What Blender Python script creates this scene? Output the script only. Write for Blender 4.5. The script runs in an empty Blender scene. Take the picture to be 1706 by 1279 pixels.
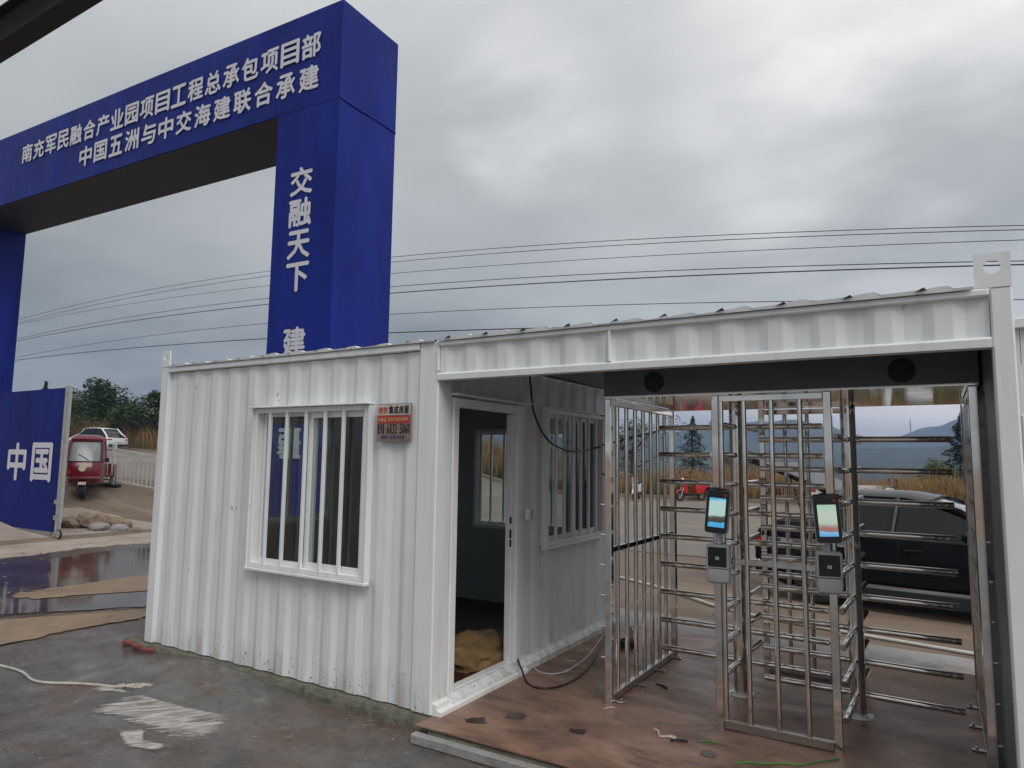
import bpy, bmesh, math, random
from mathutils import Vector, Matrix, Euler
random.seed(7)
PI = math.pi
C = bpy.context.scene.collection
S = bpy.context.scene

# ------------------------------------------------------------------ camera
cam_d = bpy.data.cameras.new('camera'); cam = bpy.data.objects.new('camera', cam_d); C.objects.link(cam)
def look(yaw, pitch, roll):
    cy, sy, cp, sp = math.cos(yaw), math.sin(yaw), math.cos(pitch), math.sin(pitch)
    f = Vector((-sy*cp, cy*cp, sp)); r = Vector((cy, sy, 0)); u = r.cross(f)
    cr, sr = math.cos(roll), math.sin(roll)
    r2 = cr*r + sr*u; u2 = -sr*r + cr*u
    return Matrix((( r2.x, u2.x, -f.x), (r2.y, u2.y, -f.y), (r2.z, u2.z, -f.z)))
cam.matrix_world = Matrix.Translation((2.91, -3.763, 1.701)) @ look(.551, .106, .013).to_4x4()
cam_d.sensor_width = 36; cam_d.lens = 36*1147/1706
cam_d.clip_start = .05; cam_d.clip_end = 9000
S.camera = cam

# ------------------------------------------------------------------ light
SUN_EL, SUN_AZ = math.radians(48), Vector((.86, -.51, 0)).normalized()
sd = bpy.data.lights.new('sun', 'SUN'); sun = bpy.data.objects.new('sun', sd); C.objects.link(sun)
sd.energy = 1.5; sd.angle = math.radians(35); sd.color = (1, .97, .93)
sv = Vector((SUN_AZ.x*math.cos(SUN_EL), SUN_AZ.y*math.cos(SUN_EL), math.sin(SUN_EL)))
sun.rotation_euler = sv.to_track_quat('Z', 'Y').to_euler()
S.view_settings.view_transform = 'Standard'; S.view_settings.look = 'None'
S.view_settings.gamma = 1; S.view_settings.exposure = 0.28; S.view_settings.use_curve_mapping = False

W = bpy.data.worlds.new('World'); S.world = W; W.use_nodes = True
wt = W.node_tree; wn = wt.nodes; wl = wt.links; wn.clear()
class G:
    """small node graph helper"""
    def __init__(s, tree): s.t = tree; s.n = tree.nodes; s.l = tree.links
    def add(s, typ, **k):
        nd = s.n.new(typ)
        for a, b in k.items(): setattr(nd, a, b)
        return nd
    def put(s, sock, v):
        if isinstance(v, (int, float)): sock.default_value = v
        elif isinstance(v, (tuple, list)):
            sock.default_value = tuple(v) + ((1,) if len(v) == 3 and sock.type == 'RGBA' else ())
        else: s.l.new(v, sock)
    def m(s, op, a, b=None, c=None, clamp=False):
        nd = s.add('ShaderNodeMath', operation=op, use_clamp=clamp); s.put(nd.inputs[0], a)
        if b is not None: s.put(nd.inputs[1], b)
        if c is not None: s.put(nd.inputs[2], c)
        return nd.outputs[0]
    def v(s, op, a, b=None, out=0):
        nd = s.add('ShaderNodeVectorMath', operation=op); s.put(nd.inputs[0], a)
        if b is not None: s.put(nd.inputs[1], b)
        return nd.outputs[out]
    def noise(s, vec, scale, detail=3, rough=.5, dist=0, out=0):
        nd = s.add('ShaderNodeTexNoise'); s.put(nd.inputs['Vector'], vec)
        nd.inputs['Scale'].default_value = scale; nd.inputs['Detail'].default_value = detail
        nd.inputs['Roughness'].default_value = rough; nd.inputs['Distortion'].default_value = dist
        return nd.outputs[out]
    def ramp(s, fac, stops, interp='LINEAR'):
        nd = s.add('ShaderNodeValToRGB'); s.put(nd.inputs[0], fac); r = nd.color_ramp; r.interpolation = interp
        while len(r.elements) < len(stops): r.elements.new(.5)
        for e, (p, c) in zip(r.elements, stops):
            e.position = p; e.color = tuple(c) + (1,) if not isinstance(c, (int, float)) else (c, c, c, 1)
        return nd.outputs[0]
    def sm(s, x, a, b):
        nd = s.add('ShaderNodeMapRange', interpolation_type='SMOOTHSTEP'); s.put(nd.inputs[0], x)
        nd.inputs[1].default_value = a; nd.inputs[2].default_value = b
        return nd.outputs[0]
    def mix(s, f, a, b, blend='MIX'):
        nd = s.add('ShaderNodeMix', data_type='RGBA', blend_type=blend)
        s.put(nd.inputs[0], f); s.put(nd.inputs[6], a); s.put(nd.inputs[7], b)
        return nd.outputs[2]
    def map(s, vec, scale=(1, 1, 1), loc=(0, 0, 0), rot=(0, 0, 0)):
        nd = s.add('ShaderNodeMapping'); s.put(nd.inputs[0], vec)
        nd.inputs['Scale'].default_value = scale; nd.inputs['Location'].default_value = loc; nd.inputs['Rotation'].default_value = rot
        return nd.outputs[0]
g = G(wt)
sky = g.add('ShaderNodeTexSky', sky_type='NISHITA', sun_disc=False)
sky.sun_elevation = SUN_EL; sky.sun_rotation = math.atan2(SUN_AZ.x, SUN_AZ.y)
sky.air_density = 1.5; sky.dust_density = 3
d = g.add('ShaderNodeTexCoord').outputs['Generated']
sep = g.add('ShaderNodeSeparateXYZ'); g.put(sep.inputs[0], d)
dx, dy, dz = sep.outputs
den = g.m('ADD', g.m('MAXIMUM', dz, 0.0), .16)
comb = g.add('ShaderNodeCombineXYZ'); g.put(comb.inputs[0], g.m('DIVIDE', dx, den)); g.put(comb.inputs[1], g.m('DIVIDE', dy, den))
cp_ = comb.outputs[0]
n1 = g.noise(g.map(cp_, (.75, .95, 1), (3.1, 1.7, 0), (0, 0, .5)), 1.0, 5, .5, .25)
n2 = g.noise(g.map(cp_, (.35, .55, 1), (7.3, 2.2, 0)), 1.0, 3, .5)
n3 = g.noise(g.map(cp_, (1.7, 2.0, 1), (1, 5, 0), (0, 0, .5)), 1.0, 6, .52, .25)
side = g.v('DOT_PRODUCT', d, (.90, .43, 0), out=1)
side = g.sm(side, -.75, .85)
lum = g.m('MULTIPLY_ADD', side, .22, .28)
lum = g.m('MULTIPLY_ADD', g.sm(dz, .1, 1), .30, lum)
lum = g.m('MULTIPLY_ADD', g.m('SUBTRACT', n1, .5), .44, lum)
lum = g.m('MULTIPLY_ADD', g.m('SUBTRACT', n2, .5), .30, lum)
def spot(v, a0, a1, gain, l):
    dd = g.v('DOT_PRODUCT', d, tuple(Vector(v).normalized()), out=1)
    k = g.m('MULTIPLY', g.sm(dd, a0, a1), g.sm(g.m('ADD', g.m('MULTIPLY', n1, .5), g.m('MULTIPLY', n3, .5)), .36, .66))
    return g.m('MULTIPLY_ADD', k, gain, l)
lum = g.m('MULTIPLY_ADD', g.m('SUBTRACT', n3, .5), .16, lum)
lum = spot((-.035, .89, .455), .955, 1.0, .30, lum)
lum = spot((-.446, .767, .465), .990, 1.0, .38, lum)
glow = g.m('MULTIPLY', g.sm(g.v('DOT_PRODUCT', d, (.70, .70, 0), out=1), .25, .95), g.sm(dz, .22, .02))
lum = g.m('MULTIPLY_ADD', glow, .75, lum)
lum = g.m('MAXIMUM', lum, .12)
tint = g.ramp(lum, [(0.15, (.90, .98, 1.0)), (.35, (.965, .99, 1.0)), (.6, (1.0, 1.0, .99)), (.9, (1.02, 1, .98))])
tint = g.mix(glow, tint, (1.10, .985, .92))
sc_ = g.add('ShaderNodeVectorMath', operation='SCALE'); g.put(sc_.inputs[0], tint); g.put(sc_.inputs['Scale'], g.m('MULTIPLY', lum, 10.5))
skc = g.mix(.95, sky.outputs[0], sc_.outputs[0])
low = g.mix(g.sm(dz, -.02, .0), (1.2, 1.15, 1.1), skc)
bg = g.add('ShaderNodeBackground'); g.put(bg.inputs[0], low); bg.inputs[1].default_value = .1
wo = g.add('ShaderNodeOutputWorld'); wl.new(bg.outputs[0], wo.inputs[0])

# ------------------------------------------------------------------ materials
def new_mat(name):
    m = bpy.data.materials.new(name); m.use_nodes = True
    g = G(m.node_tree); b = g.n['Principled BSDF']; return m, g, b
def oc(g): return g.add('ShaderNodeTexCoord').outputs['Object']
def pos(g): return g.add('ShaderNodeNewGeometry').outputs['Position']
def bump(g, b, h, strength=.3, dist=.01):
    nd = g.add('ShaderNodeBump'); nd.inputs['Strength'].default_value = strength; nd.inputs['Distance'].default_value = dist
    g.put(nd.inputs['Height'], h); g.l.new(nd.outputs[0], b.inputs['Normal'])
def simple(name, col, rough=.5, metal=0, var=.12, scale=6, bmp=.05, coat=0, spec=None, emis=None):
    m, g, b = new_mat(name); p = pos(g)
    n = g.noise(p, scale, 4, .6)
    c1 = tuple(max(0, x*(1-var)) for x in col); c2 = tuple(min(1, x*(1+var)) for x in col)
    g.put(b.inputs['Base Color'], g.ramp(n, [(.3, c1), (.7, c2)]))
    g.put(b.inputs['Roughness'], g.m('MULTIPLY_ADD', n, .16, max(.02, rough-.08)))
    b.inputs['Metallic'].default_value = metal; b.inputs['Coat Weight'].default_value = coat
    if spec is not None: b.inputs['Specular IOR Level'].default_value = spec
    if bmp: bump(g, b, g.noise(p, scale*12, 3), bmp, .004)
    return m
def white_paint(name='white_painted_steel', base=(.75, .775, .785), rust=True):
    m, g, b = new_mat(name); p = pos(g)
    streak = g.noise(g.map(p, (9, 9, .7)), 1, 4, .6)
    blot = g.noise(p, 2.2, 5, .6)
    spk = g.noise(p, 45, 2, .5)
    c = g.mix(g.sm(streak, .45, .78), base, tuple(x*.86 for x in base))
    c = g.mix(g.m('MULTIPLY', g.sm(blot, .5, .8), .5), c, tuple(x*.84 for x in (.70, .73, .73)))
    if rust:
        sp = g.add('ShaderNodeSeparateXYZ'); g.put(sp.inputs[0], p)
        lowm = g.sm(g.m('MULTIPLY_ADD', g.m('SUBTRACT', blot, .5), .5, sp.outputs[2]), .24, .0)
        c = g.mix(g.m('MULTIPLY', lowm, g.m('MULTIPLY', g.sm(streak, .40, .65), .6)), c, (.42, .36, .28))
        chip = g.m('MULTIPLY', g.sm(spk, .66, .70), g.sm(sp.outputs[2], .30, .05))
        c = g.mix(chip, c, (.10, .09, .085))
        chip2 = g.m('MULTIPLY', g.sm(g.noise(p, 14, 3, .5), .73, .75), .7)
        c = g.mix(chip2, c, (.33, .32, .30))
    g.put(b.inputs['Base Color'], c)
    g.put(b.inputs['Roughness'], g.m('MULTIPLY_ADD', blot, .25, .28))
    bump(g, b, g.noise(g.map(p, (2.2, 2.2, 1.1)), 3, 2), .25, .02)
    return m
def steel(name, base=(.80, .77, .73), r0=.015, r1=.09):
    m, g, b = new_mat(name); p = pos(g)
    n = g.noise(g.map(p, (1, 1, 1)), 7, 4, .6); n2 = g.noise(g.map(p, (60, 60, 3)), 1, 2)
    g.put(b.inputs['Base Color'], g.mix(g.sm(n, .45, .8), base, tuple(x*.72 for x in base)))
    b.inputs['Metallic'].default_value = 1
    g.put(b.inputs['Roughness'], g.m('MULTIPLY_ADD', n, r1-r0, g.m('MULTIPLY_ADD', n2, .03, r0)))
    return m
def glass(name, tint=(.78, .84, .82), rough=0.0, dirt=.06):
    m, g, b = new_mat(name); g.n.remove(b)
    tr = g.add('ShaderNodeBsdfTransparent'); tr.inputs[0].default_value = tint + (1,)
    gl = g.add('ShaderNodeBsdfGlossy'); gl.inputs['Roughness'].default_value = rough; gl.inputs[0].default_value = (.9, .9, .9, 1)
    df = g.add('ShaderNodeBsdfDiffuse'); df.inputs[0].default_value = (.5, .5, .48, 1)
    fc = g.add('ShaderNodeLayerWeight').outputs['Facing']
    mx = g.add('ShaderNodeMixShader'); g.put(mx.inputs[0], g.m('MULTIPLY_ADD', g.m('POWER', fc, 5.0), .9, .035)); g.l.new(tr.outputs[0], mx.inputs[1]); g.l.new(gl.outputs[0], mx.inputs[2])
    m2 = g.add('ShaderNodeMixShader'); g.put(m2.inputs[0], g.m('MULTIPLY', g.noise(pos(g), 5, 4), dirt))
    g.l.new(mx.outputs[0], m2.inputs[1]); g.l.new(df.outputs[0], m2.inputs[2])
    g.l.new(m2.outputs[0], g.n['Material Output'].inputs[0])
    return m
def cloth(name, base, rough=.45):
    m, g, b = new_mat(name); p = pos(g)
    big = g.noise(g.map(p, (1, 1, .35)), 1.1, 3, .55, .4)
    wrk = g.noise(g.map(p, (3, 3, .5)), 2.2, 3, .6, .8)
    g.put(b.inputs['Base Color'], g.mix(g.sm(big, .35, .7), tuple(x*.82 for x in base), tuple(x*1.15 for x in base)))
    g.put(b.inputs['Roughness'], g.m('MULTIPLY_ADD', wrk, .2, rough-.1))
    b.inputs['Specular IOR Level'].default_value = .12
    bump(g, b, g.m('ADD', g.m('MULTIPLY', big, 1.0), g.m('MULTIPLY', wrk, .35)), .35, .05)
    return m
M = {}
M['white'] = white_paint()
M['whiteclean'] = white_paint('white_window_frame', (.82, .83, .82), False)
M['lining'] = simple('pale_wall_lining', (.34, .37, .38), .5, 0, .1, 3)
M['steel'] = steel('polished_stainless_steel')
M['steeldull'] = steel('brushed_stainless_steel', (.5, .49, .47), .2, .35)
M['glass'] = glass('window_glass', (.86, .90, .89), 0, .03)
M['glassdark'] = simple('tinted_car_glass', (.008, .009, .011), .05, 0, .1, 2, 0, 0, .42)
M['blue'] = cloth('blue_banner_cloth', (.008, .021, .205), .36)
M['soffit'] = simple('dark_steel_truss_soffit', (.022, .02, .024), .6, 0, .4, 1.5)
M['bluepanel'] = cloth('blue_gate_sheet', (.004, .014, .165), .5)
M['letter'] = simple('white_print', (.62, .62, .68), .5, 0, .05, 8, 0)
M['galv'] = simple('galvanised_steel', (.42, .43, .42), .4, .4, .15, 12)
M['black'] = simple('black_plastic', (.012, .012, .013), .35, 0, .2, 10, .03)
M['matblack'] = simple('black_rubber', (.018, .018, .018), .75, 0, .3, 10, .1)
M['darkbox'] = simple('dark_sheet_metal_and_shade', (.15, .165, .185), .42, .15, .12, 3, .02)  # header metal; also painted shade for the passage ceiling and right wall lining
M['grey'] = simple('grey_moulded_plastic', (.42, .43, .45), .42, 0, .06, 12, .02)
M['carblack'] = simple('black_car_paint', (.004, .005, .007), .26, 0, .2, 1, 0, .22, .2)
M['carwhite'] = simple('white_car_paint', (.72, .73, .74), .25, 0, .03, 1, 0, .6)
M['carred'] = simple('dark_red_car_paint', (.15, .006, .014), .3, 0, .25, 3, .02, .4)
M['red'] = simple('red_plastic', (.45, .02, .02), .35, 0, .15, 3)
M['orange'] = simple('orange_cloth', (.55, .09, .02), .7, 0, .2, 4)
M['lampglass'] = simple('headlamp_glass', (.65, .6, .42), .15, 0, .1, 3, 0)
M['redlamp'] = simple('red_lamp_lens', (.40, .02, .015), .15, 0, .1, 3, 0)
M['windscreen'] = simple('sky_toned_windscreen', (.16, .19, .20), .08, 0, .1, 2, 0, .6, .9)  # sky reflection on the car windscreen partly painted in as a pale base
M['rim'] = simple('alloy_rim', (.35, .35, .36), .3, .8, .1, 3, 0)
M['fence'] = simple('white_fence_paint', (.62, .62, .60), .5, 0, .15, 6)
M['bark'] = simple('tree_bark', (.09, .065, .045), .9, 0, .3, 6, .4)
M['tan'] = simple('tan_plastic_sack', (.26, .165, .075), .5, 0, .25, 9, .3)
M['brick'] = simple('red_brick', (.19, .060, .045), .85, 0, .25, 20, .3)
M['greenwire'] = simple('green_wire_jacket', (.05, .24, .025), .5, 0, .1, 9, 0)
M['whitewire'] = simple('white_wire_jacket', (.62, .62, .58), .5, 0, .1, 9, 0)
M['dirtywhite'] = simple('dirty_white_plastic', (.42, .39, .35), .6, 0, .25, 14, .1)
M['pylon'] = simple('distant_steel', (.2, .2, .21), .6, .3)
M['house'] = simple('pale_render', (.62, .60, .56), .8, 0, .1, .2)
M['houseroof'] = simple('grey_roof_tile', (.18, .16, .16), .8, 0, .2, .3)
M['rusty'] = simple('dark_rusty_steel', (.012, .009, .008), .7, .1, .5, 5, .2)

def concrete(name, col, col2, rough=.85, scale=3):
    m, g, b = new_mat(name); p = pos(g)
    n = g.noise(p, scale, 8, .65, .3); f = g.noise(p, 60, 3, .6)
    c = g.ramp(n, [(.25, col2), (.5, col), (.75, tuple(x*1.25 for x in col))])
    c = g.mix(g.sm(f, .55, .8), c, tuple(x*.5 for x in col))
    g.put(b.inputs['Base Color'], c); b.inputs['Roughness'].default_value = rough
    bump(g, b, g.m('ADD', n, g.m('MULTIPLY', f, .4)), .6, .02)
    return m
M['concrete'] = concrete('rough_grey_concrete', (.27, .25, .21), (.12, .11, .09), .9, 9)
M['mossy'] = concrete('weathered_mortar', (.13, .125, .095), (.035, .032, .025), .9, 12)
M['rubble'] = concrete('muddy_rubble', (.26, .20, .14), (.10, .07, .05), .9, 5)

def yard_mat():
    # old wet concrete: dark grey, brown mud film, pale scuffs and greenish worn patches, damp gloss
    m, g, b = new_mat('wet_old_concrete'); p = pos(g)
    a = g.noise(g.map(p, (1, 1, 1), (1.3, 4.2, 0)), .9, 7, .62, .5)
    n2 = g.noise(g.map(p, (1.8, .8, 1), (5, 2, 0), (0, 0, .7)), 2.4, 8, .68, .8)
    fine = g.noise(p, 55, 6, .7); spk = g.noise(p, 18, 7, .75)
    big = g.noise(g.map(p, (1, 1, 1), (4.3, .2, 0)), .6, 4, .55, .3)
    med = g.noise(g.map(p, (1, 1, 1), (2, 7, 0)), 3.2, 9, .72, .1)
    c = g.ramp(med, [(.34, (.048, .040, .036)), (.46, (.082, .070, .062)), (.57, (.118, .103, .093)), (.70, (.175, .158, .145))])
    c = g.mix(g.m('MULTIPLY', g.sm(big, .50, .62), .45), c, g.ramp(spk, [(.35, (.060, .072, .070)), (.65, (.165, .185, .178))]))
    c = g.mix(g.m('MULTIPLY', g.sm(a, .53, .40), .8), c, g.ramp(spk, [(.35, (.065, .045, .036)), (.65, (.15, .105, .082))]))
    c = g.mix(g.m('MULTIPLY', g.sm(g.noise(g.map(p, (1, 1, 1), (9, 1, 0)), 5, 10, .82, 0), .58, .66), .6), c, (.30, .28, .26))
    c = g.mix(g.m('MULTIPLY', g.sm(spk, .42, .32), .6), c, (.026, .022, .021))
    c = g.mix(g.m('MULTIPLY', g.sm(fine, .64, .72), .4), c, (.28, .27, .25))
    g.put(b.inputs['Base Color'], c)
    wet = g.sm(g.noise(g.map(p, (1, 1.6, 1), (8, 8, 0)), 1.3, 4, .6), .42, .58)
    g.put(b.inputs['Roughness'], g.m('MULTIPLY_ADD', wet, -.34, g.m('MULTIPLY_ADD', fine, .16, .42)))
    bump(g, b, g.m('ADD', g.m('MULTIPLY', fine, .35), g.m('ADD', g.m('MULTIPLY', med, .8), g.m('MULTIPLY', spk, .4))), .30, .010)
    return m
M['yard'] = yard_mat()
def floor_mat():
    m, g, b = new_mat('damp_reddish_floor'); p = pos(g)
    a = g.noise(g.map(p, (1, 2.2, 1), (2, 1, 0), (0, 0, .4)), 1.6, 7, .65, .7); f = g.noise(p, 60, 5, .7); s2 = g.noise(p, 9, 6, .7)
    c = g.ramp(a, [(.30, (.085, .060, .050)), (.42, (.170, .100, .072)), (.56, (.27, .155, .102)), (.72, (.34, .225, .16))])
    c = g.mix(g.m('MULTIPLY', g.sm(s2, .58, .68), .6), c, (.055, .046, .042))
    c = g.mix(g.m('MULTIPLY', g.sm(f, .62, .78), .45), c, (.30, .24, .19))
    g.put(b.inputs['Base Color'], c)
    g.put(b.inputs['Roughness'], g.m('MULTIPLY_ADD', a, -.7, .74))
    bump(g, b, g.m('ADD', s2, g.m('MULTIPLY', f, .4)), .35, .010)
    return m
M['floor'] = floor_mat()
def mud_mat(name, stops, wetloc, rough=.85):
    m, g, b = new_mat(name); p = pos(g)
    a = g.noise(g.map(p, (1, 1, 1), wetloc), .35, 8, .62, .8); f = g.noise(p, 28, 6, .7); n2 = g.noise(g.map(p, (.5, 2.2, 1), (0, 0, 0), (0, 0, .25)), 1.1, 6, .6, .5)
    mixn = g.m('ADD', g.m('MULTIPLY', a, .5), g.m('MULTIPLY', n2, .5))
    c = g.ramp(mixn, stops)
    c = g.mix(g.m('MULTIPLY', g.sm(f, .5, .8), .4), c, tuple(x*.6 for x in stops[1][1]))
    g.put(b.inputs['Base Color'], c)
    g.put(b.inputs['Roughness'], g.m('MULTIPLY_ADD', g.sm(mixn, .50, .36), -.45, rough))
    bump(g, b, g.m('ADD', n2, g.m('MULTIPLY', f, .3)), .5, .03)
    return m
M['mud'] = mud_mat('sandy_mud', [(.32, (.070, .052, .040)), (.44, (.145, .105, .076)), (.56, (.215, .160, .115)), (.70, (.29, .225, .165))], (3, 3, 0))
M['sand'] = mud_mat('wet_orange_sand', [(.32, (.17, .115, .075)), (.44, (.25, .175, .115)), (.56, (.34, .25, .17)), (.70, (.40, .30, .21))], (5, 1, 0), .75)
M['road'] = mud_mat('mud_stained_road', [(.32, (.095, .080, .068)), (.44, (.155, .132, .112)), (.56, (.21, .182, .155)), (.70, (.27, .235, .20))], (9, 1, 0), .8)
M['pale'] = concrete('pale_muddy_concrete', (.36, .30, .25), (.22, .17, .13), .75, 1.2)
M['apron'] = concrete('pale_grey_apron', (.30, .29, .28), (.15, .12, .10), .7, 2.5)
M['field'] = mud_mat('valley_fields', [(.30, (.05, .07, .03)), (.44, (.08, .10, .045)), (.58, (.11, .12, .06)), (.75, (.14, .13, .08))], (0, 0, 0), .95)
def puddle_mat():
    m, g, b = new_mat('muddy_puddle_water'); p = pos(g)
    n = g.noise(p, 1.7, 4)
    g.put(b.inputs['Base Color'], g.ramp(n, [(.3, (.045, .032, .026)), (.7, (.10, .072, .052))]))
    b.inputs['Roughness'].default_value = .07; b.inputs['IOR'].default_value = 1.33; b.inputs['Specular IOR Level'].default_value = .9
    bump(g, b, g.noise(g.map(p, (1, 3, 1)), 5, 3), .05, .01)
    return m
M['puddle'] = puddle_mat()
def soft_mat(name, col, rough, lo=.45, hi=.95):
    m, g, b = new_mat(name); p = pos(g)
    n = g.noise(p, 5, 6, .65)
    g.put(b.inputs['Base Color'], g.ramp(n, [(.3, tuple(x*.75 for x in col)), (.7, tuple(x*1.2 for x in col))])); b.inputs['Roughness'].default_value = rough
    at = g.add('ShaderNodeAttribute', attribute_name='soft').outputs['Fac']
    g.put(b.inputs['Alpha'], g.sm(g.m('ADD', g.m('MULTIPLY', at, .8), n), lo, hi))
    return m
M['sandsoft'] = soft_mat('soft_edged_sand', (.25, .175, .115), .7, .45, .95)
M['damp'] = soft_mat('damp_stain', (.045, .028, .022), .22)
def margin_mat():
    m, g, b = new_mat('wet_mud_margin'); p = pos(g)
    b.inputs['Base Color'].default_value = (.055, .040, .030, 1); b.inputs['Roughness'].default_value = .28
    at = g.add('ShaderNodeAttribute', attribute_name='soft').outputs['Fac']
    g.put(b.inputs['Alpha'], g.sm(g.m('ADD', g.m('MULTIPLY', at, .8), g.noise(p, 4, 5, .65)), .45, .95))
    return m
M['margin'] = margin_mat()
def smear_mat():
    m, g, b = new_mat('dried_plaster_smear'); p = pos(g)
    s = g.noise(g.map(g.map(p, (1, 1, 1), (0, 0, 0), (0, 0, math.radians(-52))), (3.5, 15, 1)), 1, 8, .72, 1.2)
    n = g.noise(p, 7, 5, .6)
    g.put(b.inputs['Base Color'], g.ramp(s, [(.3, (.16, .13, .11)), (.48, (.36, .33, .30)), (.62, (.60, .58, .55))]))
    b.inputs['Roughness'].default_value = .7
    at = g.add('ShaderNodeAttribute', attribute_name='soft').outputs['Fac']
    g.put(b.inputs['Alpha'], g.m('MULTIPLY', g.sm(g.m('ADD', g.m('MULTIPLY', at, .42), g.m('ADD', g.m('MULTIPLY', s, 1.0), g.m('MULTIPLY', n, .6))), .80, 1.12), .85))
    bump(g, b, s, .7, .01)
    return m
M['smear'] = smear_mat()
def leaf_mat(name, c1, c2, c3, trans=.25):
    m, g, b = new_mat(name)
    r = g.add('ShaderNodeNewGeometry').outputs['Random Per Island']
    g.put(b.inputs['Base Color'], g.ramp(r, [(0, c1), (.5, c2), (1, c3)]))
    b.inputs['Roughness'].default_value = .65
    b.inputs['Specular IOR Level'].default_value = .25
    tl = g.add('ShaderNodeBsdfTranslucent'); g.put(tl.inputs[0], g.ramp(r, [(0, c1), (1, c3)]))
    mx = g.add('ShaderNodeMixShader'); mx.inputs[0].default_value = trans
    g.l.new(b.outputs[0], mx.inputs[1]); g.l.new(tl.outputs[0], mx.inputs[2]); g.l.new(mx.outputs[0], g.n['Material Output'].inputs[0])
    return m
M['leaf'] = leaf_mat('dark_green_leaves', (.022, .040, .010), (.045, .075, .018), (.085, .12, .03))
M['leafcon'] = leaf_mat('conifer_foliage', (.012, .028, .012), (.022, .045, .018), (.04, .07, .025))
M['leafsh'] = leaf_mat('shrub_leaves', (.05, .08, .015), (.09, .13, .025), (.16, .19, .05))
M['reed'] = leaf_mat('dry_reeds', (.20, .115, .045), (.34, .21, .09), (.46, .33, .17), .3)
M['reedg'] = leaf_mat('green_undergrowth', (.05, .07, .02), (.10, .12, .035), (.22, .20, .08), .3)
M['hill'] = simple('wooded_hillside', (.028, .045, .032), .95, 0, .5, .02, 0)

def screen_mat(name, stops):
    # lit display: picture bands from top to bottom in the screen's own coordinates
    m, g, b = new_mat(name)
    o = g.add('ShaderNodeTexCoord').outputs['Generated']
    sp = g.add('ShaderNodeSeparateXYZ'); g.put(sp.inputs[0], o)
    n = g.noise(o, 5, 4, .6)
    f = g.m('ADD', sp.outputs[2], g.m('MULTIPLY', g.m('SUBTRACT', n, .5), .10))
    c = g.ramp(f, stops)
    g.put(b.inputs['Base Color'], (.01, .01, .01)); b.inputs['Roughness'].default_value = .1
    g.put(b.inputs['Emission Color'], c); b.inputs['Emission Strength'].default_value = .62
    return m
M['screenA'] = screen_mat('lit_screen_dark_skyline', [(0, (.08, .45, .85)), (.17, (.10, .50, .9)), (.19, (.03, .05, .05)), (.27, (.10, .05, .05)), (.34, (.06, .12, .07)), (.42, (.55, .75, .70)), (.88, (.50, .78, .75)), (.94, (.10, .50, .85))])
M['screenB'] = screen_mat('lit_screen_red_ground', [(0, (.12, .42, .85)), (.15, (.25, .6, .95)), (.17, (.40, .20, .18)), (.28, (.42, .20, .16)), (.36, (.50, .50, .45)), (.42, (.55, .70, .52)), (.7, (.62, .70, .62)), (.92, (.45, .72, .55))])
def led_mat():
    m, g, b = new_mat('unlit_led_cross'); b.inputs['Base Color'].default_value = (.2, .2, .2, 1); b.inputs['Roughness'].default_value = .4
    return m
M['led'] = led_mat()
M['signwhite'] = simple('sticker_cream', (.62, .55, .48), .35, .2, .12, 9, 0)
M['signgrey'] = simple('sticker_copper_grey', (.30, .22, .19), .3, .4, .2, 9, 0)
M['signred'] = simple('sticker_red', (.42, .03, .03), .4, 0, .15, 9, 0)
M['printblack'] = simple('black_print', (.012, .01, .012), .4, 0, .1, 9, 0)
M['printred'] = simple('red_print', (.50, .05, .03), .4, 0, .1, 9, 0)
M['printyellow'] = simple('yellow_print', (.60, .45, .22), .4, 0, .1, 9, 0)
M['printblue'] = simple('blue_print', (.05, .05, .20), .4, 0, .1, 9, 0)

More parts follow.
